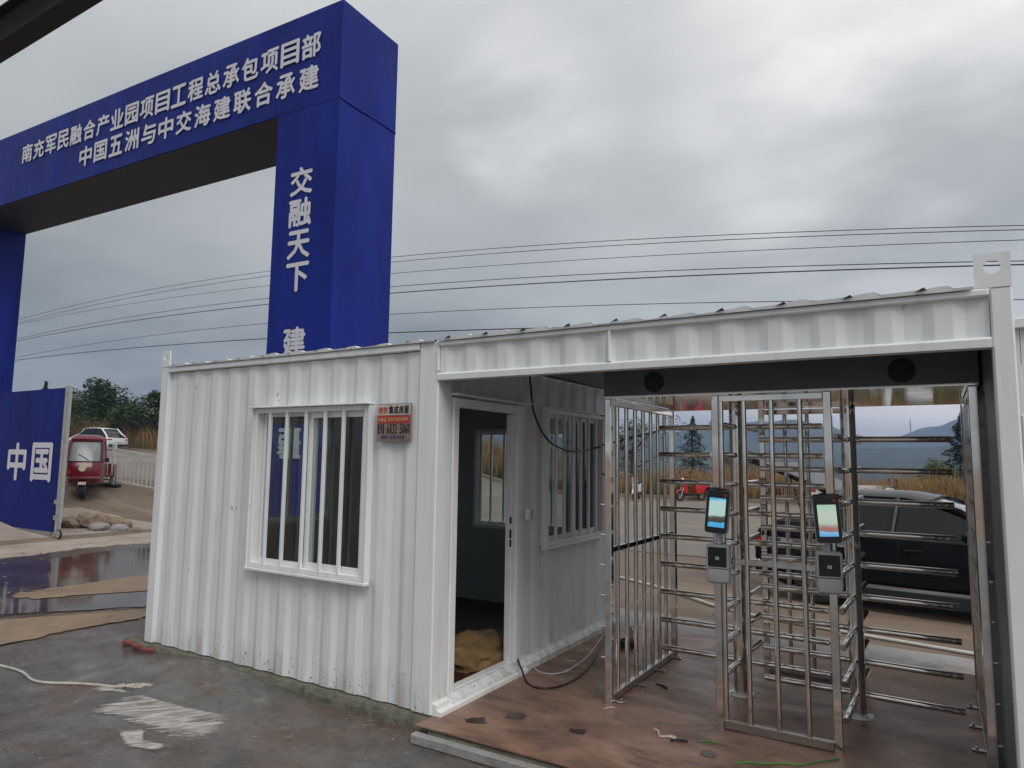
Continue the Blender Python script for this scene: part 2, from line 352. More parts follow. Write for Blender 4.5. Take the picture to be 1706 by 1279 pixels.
# ------------------------------------------------------------------ mesh helpers
ORI = {}
class MB:
    def __init__(s): s.bm = bmesh.new()
    def box(s, x0, x1, y0, y1, z0, z1, bev=0, mat=None):
        r = bmesh.ops.create_cube(s.bm, size=1)
        vs = r['verts']
        bmesh.ops.scale(s.bm, vec=(abs(x1-x0), abs(y1-y0), abs(z1-z0)), verts=vs)
        bmesh.ops.translate(s.bm, vec=((x0+x1)/2, (y0+y1)/2, (z0+z1)/2), verts=vs)
        if mat is not None: bmesh.ops.transform(s.bm, matrix=mat, verts=vs)
        if bev:
            es = list({e for v in vs for e in v.link_edges})
            bmesh.ops.bevel(s.bm, geom=es, offset=bev, segments=1, affect='EDGES')
        return s
    def poly(s, pts):
        try: s.bm.faces.new([s.bm.verts.new(p) for p in pts])
        except ValueError: pass
        return s
    def tube(s, pts, r, n=8, cap=True, rads=None):
        pts = [Vector(p) for p in pts]; rings = []
        up = None
        for i, p in enumerate(pts):
            a = pts[max(0, i-1)]; b = pts[min(len(pts)-1, i+1)]; t = (b-a).normalized()
            if up is None:
                up = Vector((0, 0, 1)) if abs(t.z) < .9 else Vector((1, 0, 0))
            sd_ = t.cross(up).normalized(); up2 = sd_.cross(t).normalized(); up = up2
            rr = rads[i] if rads else r
            rings.append([s.bm.verts.new(p + rr*(math.cos(2*PI*k/n)*sd_ + math.sin(2*PI*k/n)*up2)) for k in range(n)])
        for A, B in zip(rings, rings[1:]):
            for k in range(n): s.bm.faces.new((A[k], A[(k+1) % n], B[(k+1) % n], B[k]))
        if cap: s.bm.faces.new(rings[0][::-1]); s.bm.faces.new(rings[-1])
        return s
    def cone(s, p0, p1, r0, r1, n=12): return s.tube([p0, p1], 0, n, True, [r0, r1])
    def prism(s, pts2, a, b, axis='y', bev=0):
        def P(u, v, w): return {'y': (u, w, v), 'x': (w, u, v), 'z': (u, v, w)}[axis]
        A = [s.bm.verts.new(P(u, v, a)) for u, v in pts2]; B = [s.bm.verts.new(P(u, v, b)) for u, v in pts2]
        n = len(A); fs = [s.bm.faces.new(A), s.bm.faces.new(B[::-1])]
        for k in range(n): fs.append(s.bm.faces.new((A[k], B[k], B[(k+1) % n], A[(k+1) % n])))
        if bev:
            es = list(set(fs[0].edges) | set(fs[1].edges))
            bmesh.ops.bevel(s.bm, geom=es, offset=bev, segments=3, affect='EDGES', profile=.5)
        return s
    def loft(s, rings, close=True, caps=True):
        R_ = [[s.bm.verts.new(p) for p in r] for r in rings]; n = len(R_[0])
        for A, B in zip(R_, R_[1:]):
            for k in range(n if close else n-1): s.bm.faces.new((A[k], A[(k+1) % n], B[(k+1) % n], B[k]))
        if caps and close: s.bm.faces.new(R_[0][::-1]); s.bm.faces.new(R_[-1])
        return s
    def xf(s, mat): bmesh.ops.transform(s.bm, matrix=mat, verts=s.bm.verts[:]); return s
def part(name, mb, mat, parent=None, smooth=False, label=None, sub=0):
    bm = mb.bm
    bmesh.ops.recalc_face_normals(bm, faces=bm.faces[:])
    me = bpy.data.meshes.new(name)
    if parent is not None:
        o_ = ORI.get(parent.name, Vector((0, 0, 0)))
        if o_.length: bmesh.ops.translate(bm, vec=-o_, verts=bm.verts[:])
    if smooth:
        for f in bm.faces: f.smooth = True
        for e in bm.edges:
            if len(e.link_faces) == 2 and e.calc_face_angle(0) > math.radians(38): e.smooth = False
    bm.to_mesh(me); bm.free()
    me.materials.append(mat)
    o = bpy.data.objects.new(name, me); C.objects.link(o)
    if parent is not None:
        o.parent = parent; ORI[o.name] = ORI.get(parent.name, Vector((0, 0, 0)))
    if sub:
        md = o.modifiers.new('s', 'SUBSURF'); md.levels = md.render_levels = sub
    if label: o['label'] = label
    return o
def thing(name, label, cat, loc=(0, 0, 0), group=None, rotz=0, local=False):
    """Empty at the thing's base; parts are given in world coordinates unless local"""
    o = bpy.data.objects.new(name, None); C.objects.link(o); o.location = loc; o.rotation_euler = (0, 0, rotz)
    o.empty_display_size = .2
    ORI[o.name] = Vector((0, 0, 0)) if local else Vector(loc)
    return tag(o, label, cat, group)
def tag(o, label, cat, group=None):
    o['label'] = label; o['category'] = cat
    if group: o['group'] = group
    return o
def single(name, mb, mat, label, cat, group=None, smooth=False, origin=None, kind=None):
    bm = mb.bm
    if origin is None:
        vs = bm.verts; n = len(vs); origin = Vector((sum(v.co.x for v in vs)/n, sum(v.co.y for v in vs)/n, min(v.co.z for v in vs)))
    origin = Vector(origin)
    bmesh.ops.translate(bm, vec=-origin, verts=bm.verts[:])
    o = part(name, mb, mat, None, smooth); o.location = origin
    if kind: o['kind'] = kind
    if label: tag(o, label, cat, group) if cat else o.__setitem__('label', label)
    return o
def struct(name, mb, mat, smooth=False):
    o = part(name, mb, mat, None, smooth); o['kind'] = 'structure'; return o
def share(src, name, parent, loc=(0, 0, 0), rot=None):
    o = src.copy(); o.name = name; C.objects.link(o); o.parent = parent; o.location = loc
    if rot: o.rotation_euler = rot
    ORI[o.name] = ORI.get(parent.name, Vector((0, 0, 0)))
    return o
def copy_tree(o, parent=None):
    c = o.copy(); C.objects.link(c); c.parent = parent
    for ch in o.children: copy_tree(ch, c)
    return c
def glyphs(items, depth=.003, bold=.030):
    """flat lettering: items = (character, centre x, centre z, width, height); lies in the xz plane facing -y"""
    mb = MB()
    for ch, cx, cz, w, h in items:
        cu = bpy.data.curves.new('t', 'FONT'); cu.body = ch; cu.size = 1; cu.offset = 0; cu.resolution_u = 2
        ob = bpy.data.objects.new('t', cu); C.objects.link(ob)
        dg = bpy.context.evaluated_depsgraph_get(); me = bpy.data.meshes.new_from_object(ob.evaluated_get(dg))
        if len(me.vertices):
            xs = [v.co.x for v in me.vertices]; ys = [v.co.y for v in me.vertices]
            x0, x1, y0, y1 = min(xs), max(xs), min(ys), max(ys)
            sx = w/max(x1-x0, 1e-4); sz = h/max(y1-y0, 1e-4)
            if ch in '-·': sz = sx; 
            if ch == '-': sx *= .8
            for q_, (ox, oz) in enumerate(((0, 0), (1, 0), (-1, 0), (0, 1), (0, -1))):
                ox *= bold*w; oz *= bold*w
                vs = [mb.bm.verts.new((cx+(v.co.x-(x0+x1)/2)*sx+ox, -depth-q_*.0003, cz+(v.co.y-(y0+y1)/2)*sz+oz)) for v in me.vertices]
                for p in me.polygons:
                    try: mb.bm.faces.new([vs[i] for i in p.vertices])
                    except ValueError: pass
        bpy.data.objects.remove(ob); bpy.data.curves.remove(cu); bpy.data.meshes.remove(me)
    return mb
def row(text, x0, x1, cz, h, fill=.86, thin={}):
    n = len(text); pit = (x1-x0)/n
    return [(ch, x0+pit*(i+.5), cz, pit*fill*thin.get(ch, 1), h) for i, ch in enumerate(text)]

# ------------------------------------------------------------------ terrain
GZ = -.10
def sst(x, a, b):
    t = max(0, min(1, (x-a)/(b-a))); return t*t*(3-2*t)
def lerp(x, pts):
    if x <= pts[0][0]: return pts[0][1]
    for (a, u), (b, v) in zip(pts, pts[1:]):
        if x <= b: return u+(v-u)*(x-a)/(b-a)
    return pts[-1][1]
def H(x, y):
    h = lerp(-x, [(9, 0), (12.6, .01), (14, .10), (16.6, .44), (18.2, .86), (30, 1.25), (52, 2.0), (110, 3.6), (400, 8), (3000, 8)])
    valley = sst(y, 44, 190)*sst(x, -75, -25)
    h = h*(1-valley) - 27*valley
    back = sst(y, 60, 400)*(1-sst(x, -75, -25))
    return GZ + h - back*20
def sheet(name, xs, ys, dz, mat):
    mb = MB(); vv = [[mb.bm.verts.new((x, y, H(x, y)+dz)) for x in xs] for y in ys]
    for j in range(len(ys)-1):
        for i in range(len(xs)-1): mb.bm.faces.new((vv[j][i], vv[j][i+1], vv[j+1][i+1], vv[j+1][i]))
    return struct(name, mb, mat, True)
def axis(*segs):
    out = []
    for a, b, st in segs:
        n = max(1, round((b-a)/st)); out += [a+(b-a)*k/n for k in range(n)]
    return out+[segs[-1][1]]
sheet('ground', axis((-2000, -800, 300), (-800, -120, 68), (-120, -30, 6), (-30, 10, 1), (10, 60, 5), (60, 800, 74), (800, 2000, 300)),
      axis((-280, -20, 35), (-20, 50, 2), (50, 200, 7.5), (200, 1000, 80), (1000, 2400, 350)), 0, M['mud'])
sheet('road', axis((-300, -120, 20), (-120, -30, 5), (-30, 10, 1), (10, 300, 30)), axis((9.2, 26.8, 1.6)), .012, M['road'])
sheet('field', axis((-70, -30, 8), (-30, 60, 10), (60, 1950, 120)), axis((48, 200, 7.6), (200, 1000, 80), (1000, 2350, 350)), .02, M['field'])
# kerb on the far side of the road
mb = MB()
xs = axis((-120, -30, 3), (-30, 30, 2))
for a, b in zip(xs, xs[1:]):
    q = [(x, y, H(x, 27)+z) for x in (a, b-.02) for y, z in ((26.8, 0), (26.8, .15), (27.0, .16), (27.0, 0))]
    mb.loft([q[:4], q[4:]])
struct('kerb', mb, M['rubble'])

def soft_patch(name, pts, z, mat, jag=.03, sub=6, seed=1, inner=(.82, .6)):
    """sheet whose 'soft' attribute runs from 0 at the rim to 1 inside"""
    rnd = random.Random(seed); out = []; n = len(pts)
    for i in range(n):
        a, b = Vector(pts[i]), Vector(pts[(i+1) % n])
        for j in range(sub): out.append(a.lerp(b, j/sub)+Vector((rnd.uniform(-jag, jag), rnd.uniform(-jag, jag))))
    cen = Vector((sum(p.x for p in out)/len(out), sum(p.y for p in out)/len(out)))
    mb = MB(); lay = mb.bm.verts.layers.float.new('soft'); rings = []
    for sc, w in ((1, 0), (inner[0], .8), (inner[1], 1)):
        rg = []
        for p in out:
            q = cen+(p-cen)*sc; v = mb.bm.verts.new((q.x, q.y, H(q.x, q.y)+z)); v[lay] = w; rg.append(v)
        rings.append(rg)
    k = len(out)
    for A_, B_ in zip(rings, rings[1:]):
        for i in range(k): mb.bm.faces.new((A_[i], A_[(i+1) % k], B_[(i+1) % k], B_[i]))
    v = mb.bm.verts.new((cen.x, cen.y, H(cen.x, cen.y)+z)); v[lay] = 1
    for i in range(k): mb.bm.faces.new((rings[-1][i], rings[-1][(i+1) % k], v))
    return struct(name, mb, mat)
def patch(name, pts, z, mat, jag=.05, sub=4, seed=1, kind='structure', tilt=True, lab=None):
    """flat irregular sheet following the ground, outline roughened"""
    rnd = random.Random(seed); out = []
    n = len(pts)
    for i in range(n):
        a = Vector(pts[i]); b = Vector(pts[(i+1) % n]); L = (b-a).length
        k = max(1, min(60, int(L/.12 if sub is None else sub)))
        for j in range(k):
            p = a.lerp(b, j/k)
            if jag: p = p + Vector((rnd.uniform(-jag, jag), rnd.uniform(-jag, jag)))
            out.append(p)
    mb = MB(); mb.poly([(p.x, p.y, (H(p.x, p.y) if tilt else 0)+z) for p in out])
    bmesh.ops.triangulate(mb.bm, faces=mb.bm.faces[:])
    o = struct(name, mb, mat); o['kind'] = kind
    if lab: o['label'] = lab
    return o
mb = MB(); rnd = random.Random(3)
yy = axis((-14, -4, 1), (-4, -1.2, .2), (-1.2, .8, .08)); vv = []
for y in yy:
    xl = lerp(y, [(-14, -5), (-3, -4.75), (-.6, -4.5), (0, -4.62), (.8, -4.45)])+rnd.uniform(-.03, .03)
    vv.append([mb.bm.verts.new((x, y, H(x, y)+.008+.085*math.exp(-((x+2.25)/.85)**2)*sst(y, -.75, -.12)*(1-sst(y, .0, .25)))) for x in [xl]+axis((-4.3, -3.3, .2), (-3.3, -1, .1), (-1, 1, .2), (1, 14, 1))])
for A_, B_ in zip(vv, vv[1:]):
    for k in range(len(A_)-1): mb.bm.faces.new((A_[k], A_[k+1], B_[k+1], B_[k]))
struct('yard', mb, M['yard'], True)
mb = MB(); vv = []
for x in axis((-60, -18, 2), (-18, -9.72, .25)):
    y1_ = lerp(x, [(-60, 5.8), (-16, 5.8), (-13.6, 6.3), (-12.5, 6.3), (-10.4, 4.32), (-10.05, 3.1), (-9.7, 2.3)])+rnd.uniform(-.05, .05)
    y0_ = lerp(x, [(-60, -3), (-30, -3), (-10.2, 1.3), (-9.72, 1.35)])-(0 if x > -10 else .3)+rnd.uniform(-.05, .05)
    if x > -9.95: y0_ = 1.4
    vv.append([mb.bm.verts.new((x+rnd.uniform(-.03, .03), y0_+(y1_-y0_)*k/6, H(x, y0_)+.006)) for k in range(7)])
for A_, B_ in zip(vv, vv[1:]):
    for k in range(6): mb.bm.faces.new((A_[k], A_[k+1], B_[k+1], B_[k]))
struct('pavement', mb, M['pale'])
soft_patch('wet_mud', [(-10.9, .6), (-10.6, 2.0), (-10.8, 3.4), (-10.6, 4.8), (-9.4, 5.6), (-4.5, 2.1), (-4.9, 1.0), (-5.45, .15), (-5.8, -.35), (-6.4, -1.0), (-9.0, -2.2)], .012, M['margin'], .08, 6, 51, (.80, .6))
soft_patch('wet_mud', [(-13.8, 8.0), (-10.5, 11.5), (-8.2, 12.2), (-7.2, 9.5), (-9.5, 7.2), (-12.6, 6.9)], .014, M['margin'], .1, 6, 52, (.8, .5))
patch('puddle', [(-9.89, 1.22), (-9.73, 1.49), (-9.69, 2.24), (-10.0, 3.13), (-9.8, 4.09), (-9.3, 4.86), (-4.9, 1.6), (-5.08, 1.04), (-5.62, .35), (-5.91, -.06), (-6.2, -.6), (-8.6, -1.6)], .016, M['puddle'], .04, 7, 8, lab='shallow puddle beside the cabin')
soft_patch('sand_bank', [(-7.02, .53), (-7.05, .89), (-7.0, 1.27), (-7.05, 2.1), (-6.75, 2.9), (-6.2, 2.9), (-5.75, 1.9), (-6.29, .87), (-6.46, .53), (-6.75, .42)], .022, M['sandsoft'], .035, 7, 9, (.93, .8))
soft_patch('sand_bank', [(-5.9, -.62), (-5.55, -.06), (-5.15, .55), (-4.85, 1.15), (-4.5, 1.2), (-4.5, .6), (-4.58, 0), (-4.5, -.6), (-4.66, -1.6), (-6.2, -1.9), (-6.5, -1.2)], .018, M['sandsoft'], .03, 7, 19, (.93, .8))
patch('concrete_apron', [(-3.2, 3.16), (3.35, 3.16), (3.35, 3.85), (1.5, 3.95), (-.4, 4.05), (-3.2, 4.1)], .055, M['apron'], .02, 10, 10)
patch('puddle', [(-14.2, 7.5), (-13.4, 8.6), (-12.6, 9.3), (-11.3, 9.1), (-12.1, 7.6), (-13.2, 7.1)], .02, M['puddle'], .06, 5, 11, lab='small puddle by the road edge')

# foundation slab under the gatehouse, edge rough and mossy
mb = MB(); rnd = random.Random(4)
fx = axis((-3.58, 3.4, .1)); rows = []
for x in fx:
    yo = -.035+rnd.uniform(-.018, .012) if x < .06 else -.17
    if x < -3.35: yo = -.02
    zt = -.008+rnd.uniform(-.014, 0)
    rows.append([(x, yo-.012, GZ-.03), (x, yo, -.045+rnd.uniform(-.01, .01)), (x, min(yo+.02, -.006), zt), (x, 0.02, -.004), (x, 3.14, -.004), (x, 3.16, GZ-.03)])
mb.loft(rows, True, True)
fs = single('foundation_kerb', mb, M['mossy'], None, None); fs['kind'] = 'structure'
mb = MB(); mb.box(.012, 3.15, -.168, 3.12, -.004, .004)
struct('floor', mb, M['floor'])
mb = MB(); mb.box(.02, 3.5, -.225, -.172, -.09, -.03, .006)
struct('floor_edging', mb, M['apron'])
# broken bricks in the kerb end
bk = MB().box(-.075, .075, -.028, .028, 0, .035, .006)
bt = thing('broken_brick', 'broken red bricks bedded at the left end of the cabin foundation', 'bricks', (-3.46, -.01, -.062))
ORI[bt.name] = Vector((0, 0, 0))
b0 = part('brick', bk, M['brick'], bt); b0.location = (0, .0, 0.01); b0.rotation_euler = (.05, .1, .35)
for i, (x, y, z, r) in enumerate(((.16, -.02, .005, -.1), (.33, -.025, .002, .12))): share(b0, 'brick', bt, (x, y, z), (.08, -.05, r))

# ------------------------------------------------------------------ gatehouse container
XL, XR, YB, HH = -3.28, 3.236, 3.14, 2.5
gh = thing('portable_gatehouse', 'long white corrugated portable cabin with an open passage on its right half', 'portable cabin', (0, 0, 0))
def corr(mb, a0, a1, z0, z1, plane, axis_, out, holes=(), per=.25, dep=.015, phase=0):
    """trapezoid-ribbed sheet along an axis, holes = (a0,a1,z0,z1)"""
    w = [0, .075, .125, .20, .25]; dd = [dep, dep, 0, 0, dep]
    def D(a):
        t = ((a+phase) % per)/per*.25
        for i in range(4):
            if w[i] <= t <= w[i+1]: return dd[i]+(dd[i+1]-dd[i])*(t-w[i])/(w[i+1]-w[i])
        return dep
    br = {a0, a1}
    k0 = math.floor((a0+phase)/per)
    for k in range(int(k0)-1, int(k0)+int((a1-a0)/per)+4):
        for t in w[:4]:
            a = k*per-phase+t*per/.25
            if a0 < a < a1: br.add(a)
    for h in holes: br.update(h[:2])
    br = sorted(br)
    def P(a, z):
        o = plane+out*D(a)
        return (a, o, z) if axis_ == 'x' else (o, a, z)
    for p, q in zip(br, br[1:]):
        if q-p < 1e-5: continue
        mid = (p+q)/2; segs = [(z0, z1)]
        for h in holes:
            if h[0] < mid < h[1]: segs = [(z0, h[2]), (h[3], z1)]
        for lo, hi in segs:
            if hi-lo > 1e-4: mb.poly([P(p, lo), P(q, lo), P(q, hi), P(p, hi)])
    return mb
FW = (-1.87, -.61, .80, 2.07)     # front window opening x0,x1,z0,z1
SW = (1.52, 2.74, .94, 2.13)      # side window (y)
LW = (.95, 2.15, .95, 2.1)        # left wall window (y)
RW = (-1.80, -.55, .88, 2.03)     # rear window (x)
part('front_wall_panel', corr(MB(), XL+.12, -.17, 0.005, 2.44, .035, 'x', -1, [FW], phase=.03), M['white'], gh)
part('left_wall_panel', corr(MB(), .12, YB-.12, 0.005, 2.44, XL+.035, 'y', -1, [LW]), M['white'], gh)
part('rear_wall_panel', corr(MB(), XL+.12, -.12, 0.005, 2.44, YB-.035, 'x', 1, [RW]), M['white'], gh)
part('side_wall_panel', corr(MB(), .17, YB-.12, 0.06, 2.42, -.045, 'y', 1, [SW, (.20, 1.13, 0.0, 2.13)], phase=.07), M['white'], gh)
part('right_wall_panel', corr(MB(), .09, YB-.12, 0.06, 2.44, XR-.035, 'y', 1), M['white'], gh)
part('right_wall_lining', MB().box(3.15, 3.165, .09, YB-.1, .01, 2.43), M['darkbox'], gh)  # inner face of the white wall, its shade put into the dark colour
# posts with lifting plates
def post(x0, x1, y0, y1, lug=None):
    mb = MB().box(x0, x1, y0, y1, 0.0, HH, .008); p = part('corner_post', mb, M['white'], gh)
    if lug:
        lx0, lx1, lz = lug; cx, cz, r = (lx0+lx1)/2, HH+(lz-HH)*.60, min((lx1-lx0)*.24, .036)
        mb = MB(); n = 24
        # plate with a round hole, built as a ring of quads to a square outline
        for yy in (y0+.001, y0+.011): pass
        sq = []
        for k in range(n):
            a = 2*PI*k/n; c_, s_ = math.cos(a), math.sin(a)
            hx = ((lx1-lx0)/2); top = lz-cz; bot = cz-HH
            t = min(hx/abs(c_) if abs(c_) > 1e-6 else 9, (top if s_ > 0 else bot)/abs(s_) if abs(s_) > 1e-6 else 9)
            sq.append((cx+c_*t, cz+s_*t))
        # insert true corners
        for (qx, qz) in ((lx0, lz), (lx1, lz), (lx0, HH), (lx1, HH)):
            j = min(range(n), key=lambda i: (sq[i][0]-qx)**2+(sq[i][1]-qz)**2); sq[j] = (qx, qz)
        ci = [(cx+r*math.cos(2*PI*k/n), cz+r*math.sin(2*PI*k/n)) for k in range(n)]
        ya, yb = y0-.002, y0+.010
        V = lambda l, y: [mb.bm.verts.new((u, y, v)) for u, v in l]
        oa, ob, ia, ib = V(sq, ya), V(sq, yb), V(ci, ya), V(ci, yb)
        for k in range(n):
            q = (k+1) % n
            for f in ((oa[k], oa[q], ia[q], ia[k]), (ob[k], ib[k], ib[q], ob[q]), (oa[k], ob[k], ob[q], oa[q]), (ia[k], ia[q], ib[q], ib[k])):
                mb.bm.faces.new(f)
        part('lifting_plate', mb, M['white'], p)
    return p
post(XL, XL+.12, 0, .14, (XL, XL+.12, 2.655))
post(-.17, 0.0, 0, .17)
post(3.15, XR, 0, .09, (3.095, XR, 2.66))
post(XL, XL+.12, YB-.14, YB, (XL, XL+.12, 2.655)); post(-.12, 0.0, YB-.14, YB); post(3.15, XR, YB-.09, YB, (3.095, XR, 2.66))
# rails
rail = lambda n, *a: part(n, MB().box(*a), M['white'], gh)
rail('top_rail', XL+.12, -.17, -.012, .10, 2.445, 2.495, .006)
rail('top_rail', 0.003, 3.147, -.012, .05, 2.462, 2.495, .006)
rail('top_rail', XL+.12, -.12, YB-.1, YB+.01, 2.445, 2.495, .006)
rail('top_rail', 0.003, 3.147, YB-.1, YB+.01, 2.40, 2.495, .006)
rail('top_rail', XL-.01, XL+.08, .14, YB-.14, 2.445, 2.495, .006)
rail('top_rail', XR-.08, XR+.01, .09, YB-.09, 2.445, 2.495, .006)
part('fascia_panel', corr(MB(), 0.006, 1.270, 2.275, 2.462, .026, 'x', -1, phase=.02), M['white'], gh)
part('fascia_panel', corr(MB(), 1.282, 3.147, 2.275, 2.462, .026, 'x', -1, phase=.07), M['white'], gh)
part('joint_strip', MB().box(1.268, 1.284, -.008, .02, 2.275, 2.462, .002), M['white'], gh)
part('joint_strip', MB().box(-.012, .004, -.010, .01, 2.29, 2.44, .002), M['white'], gh)
part('fascia_rail', MB().prism([(-.010, 2.225), (.07, 2.225), (.07, 2.275), (.01, 2.275), (-.012, 2.262)], 0.002, 3.149, 'x'), M['white'], gh)
part('fascia_lining', MB().box(.01, 3.14, .055, .065, 2.28, 2.44), M['lining'], gh)
part('ceiling_panel', MB().box(.005, 3.148, .07, YB-.1, 2.425, 2.437), M['darkbox'], gh)  # white ceiling; dark material stands in for the shade under the roof
part('ceiling_panel', MB().box(XL+.1, -.06, .1, YB-.1, 2.40, 2.412), M['lining'], gh)
# side base rail, door sill
part('base_rail', MB().prism([(-.03, 0.0), (.045, 0.0), (.045, .055), (.015, .085), (-.03, .085)], 0, 0, 'y').__class__().prism([(-.03, 0.002), (.05, 0.002), (.05, .05), (.012, .095), (-.03, .095)], .172, YB-.142, 'y'), M['white'], gh)
# interior
part('cabin_floor', MB().box(XL+.05, -.05, .05, YB-.05, .004, .05), simple('dark_red_cabin_floor', (.045, .016, .012), .5, 0, .3, 4), gh)
def lining(a0, a1, z0, z1, plane, ax, hole, th=.012):
    mb = MB()
    def bx(p, q, lo, hi):
        if q-p > .01 and hi-lo > .01:
            mb.box(p, q, plane, plane+th, lo, hi) if ax == 'x' else mb.box(plane, plane+th, p, q, lo, hi)
    hs = sorted(hole); cur = a0
    for h in hs:
        bx(cur, h[0], z0, z1); bx(h[0], h[1], z0, h[2]); bx(h[0], h[1], h[3], z1); cur = h[1]
    bx(cur, a1, z0, z1)
    part('wall_lining', mb, M['lining'], gh)
lining(XL+.07, -.065, .05, 2.40, .075, 'x', [FW]); lining(XL+.07, -.065, .05, 2.40, YB-.085, 'x', [RW])
lining(.09, YB-.09, .05, 2.40, XL+.07, 'y', [LW]); lining(.09, YB-.09, .05, 2.40, -.075, 'y', [(.20, 1.13, 0.05, 2.13), SW])
# windows: M4(a, depth out, z)
def window(o, ax, plane, out, hole, bars, sashes, inner=.06, visor=True):
    a0, a1, z0, z1 = hole
    def bx(mb, p, q, d0, d1, lo, hi, bev=.003):
        ya, yb = plane+out*d0, plane+out*d1
        if ax == 'x': mb.box(p, q, min(ya, yb), max(ya, yb), lo, hi, bev)
        else: mb.box(min(ya, yb), max(ya, yb), p, q, lo, hi, bev)
        return mb
    mb = MB(); f = .038
    for (p, q, lo, hi) in ((a0, a0+f, z0, z1), (a1-f, a1, z0, z1), (a0+f, a1-f, z0, z0+f), (a0+f, a1-f, z1-f, z1)): bx(mb, p, q, -.085, .034, lo, hi)
    w = part('window', mb, M['whiteclean'], gh)
    for (p, q, lo, hi) in ((a0-.022, a0-.001, z0-.02, z1+.02), (a1+.001, a1+.022, z0-.02, z1+.02)): part('window_trim', bx(MB(), p, q, -.01, .042, lo, hi), M['white'], w)
    part('sill', bx(MB(), a0-.03, a1+.03, -.01, .048, z0-.026, z0-.002, .005), M['white'], w)
    if visor: part('rain_visor', bx(MB(), a0-.03, a1+.03, -.01, .075, z1+.002, z1+.016, .003), M['whiteclean'], w)
    for (p, q, d, st) in sashes:
        s = MB()
        for (pp, qq, lo, hi) in ((p, p+st, z0+f, z1-f), (q-st, q, z0+f, z1-f), (p+st, q-st, z0+f, z0+f+st), (p+st, q-st, z1-f-st, z1-f)): bx(s, pp, qq, d-.012, d+.012, lo, hi, .002)
        part('sash', s, M['whiteclean'], w)
        part('pane', bx(MB(), p+st, q-st, d-.0015, d+.0015, z0+f+st, z1-f-st, 0), M['glass'], w)
    for b in bars:
        bw = .0135
        part('security_bar', bx(MB(), b-bw, b+bw, .010, .036, z0+.02, z1-.02, .004), M['white'], w)
mid = (FW[0]+FW[1])/2
window('f', 'x', 0, -1, FW, (-1.682, -1.483, -1.265, -1.056, -.862), [(FW[0]+.045, mid+.03, -.045, .028), (mid-.03, FW[1]-.045, -.020, .045)])
m2 = (SW[0]+SW[1])/2
window('s', 'y', 0, 1, SW, (1.70, 1.86, 2.03, 2.20, 2.37, 2.54), [(SW[0]+.045, m2+.03, -.02, .04), (m2-.03, SW[1]-.045, -.045, .04)])
m3 = (LW[0]+LW[1])/2
window('l', 'y', XL, -1, LW, (), [(LW[0]+.045, m3+.03, -.02, .03), (m3-.03, LW[1]-.045, -.045, .03)])
m4 = (RW[0]+RW[1])/2
window('r', 'x', YB, 1, RW, (-1.62, -1.44, -1.26, -1.0, -.8), [(RW[0]+.045, m4+.03, -.02, .03), (m4-.03, RW[1]-.045, -.045, .03)])
# door frame, leaf opened inwards against the front wall
df = MB()
df.box(-.06, .012, .175, .245, .05, 2.12, .006); df.box(-.06, .012, 1.06, 1.125, .05, 2.12, .006); df.box(-.06, .012, .245, 1.06, 2.055, 2.12, .006)
dfo = part('door_frame', df, M['whiteclean'], gh)
part('inner_jamb', MB().box(-.075, -.015, 1.015, 1.058, .09, 2.05, .005), M['whiteclean'], dfo)
for z in (1.02, 1.10, 1.20): part('strike_plate', MB().box(-.03, -.013, 1.0125, 1.0148, z-.03 if z != 1.10 else z-.045, z+.025), M['black'], dfo)
part('rain_visor', MB().box(-.02, .055, .16, 1.24, 2.135, 2.15, .003), M['whiteclean'], dfo)
part('door_sill', MB().prism([(-.08, 0.003), (.075, 0.003), (.075, .03), (.04, .04), (.035, .07), (-.01, .08), (-.015, .10), (-.08, .10)], .012, 1.16, 'y'), M['whiteclean'], gh)
dl = part('door', MB().box(-.86, -.06, .185, .225, .10, 2.04, .004), M['whiteclean'], gh)
part('door_panel', MB().box(-.76, -.14, .180, .1835, .30, 1.85, .001), simple('grey_door_panel', (.20, .20, .22), .5), dl)
hd = MB(); hd.box(-.84, -.80, .170, .183, .92, 1.22, .004); hd.box(-.83, -.72, .125, .145, 1.10, 1.125, .006); hd.box(-.83, -.81, .145, .172, 1.10, 1.125, .002)
part('door_handle', hd, M['black'], dl)
# roof: wavy sheet overhanging the front rail
def roof(x0, x1, y0, y1, rises):
    mb = MB(); rnd = random.Random(3); cols = []
    x = x0; k = 0; xs = []
    while x < x1:
        p = .305+rnd.uniform(-.01, .01)
        for t, z in ((0, .004), (.10, .007), (.17, .012), (.225, .019), (.262, .020), (.290, .004)):
            if x+t < x1: xs.append((x+t, z))
        x += p
    xs.append((x1, .006))
    for j, y in enumerate((y0, y0+.03, y0+.15, (y0+y1)/2, y1)):
        cols.append([(a, y, HH-.004+z*(1 if j else .95)+(.006*rises(a) if j < 2 else 0)) for a, z in xs])
    for A, B in zip(cols, cols[1:]):
        for i in range(len(xs)-1): mb.poly([A[i], A[i+1], B[i+1], B[i]])
    for i in range(len(xs)-1):   # turned-down lip that closes each rib end
        a, b = cols[0][i], cols[0][i+1]
        mb.poly([a, b, (b[0], b[1]+.004, HH-.006), (a[0], a[1]+.004, HH-.006)])
    bmesh.ops.remove_doubles(mb.bm, verts=mb.bm.verts[:], dist=.0005)
    return mb
rs = lambda a: 1+math.sin(a*3.1)
part('roof_sheet', roof(XL+.13, -.02, -.028, YB+.03, rs), M['white'], gh)
part('roof_sheet', roof(0.0, 3.09, -.030, YB+.03, rs), M['white'], gh)
gap0 = None
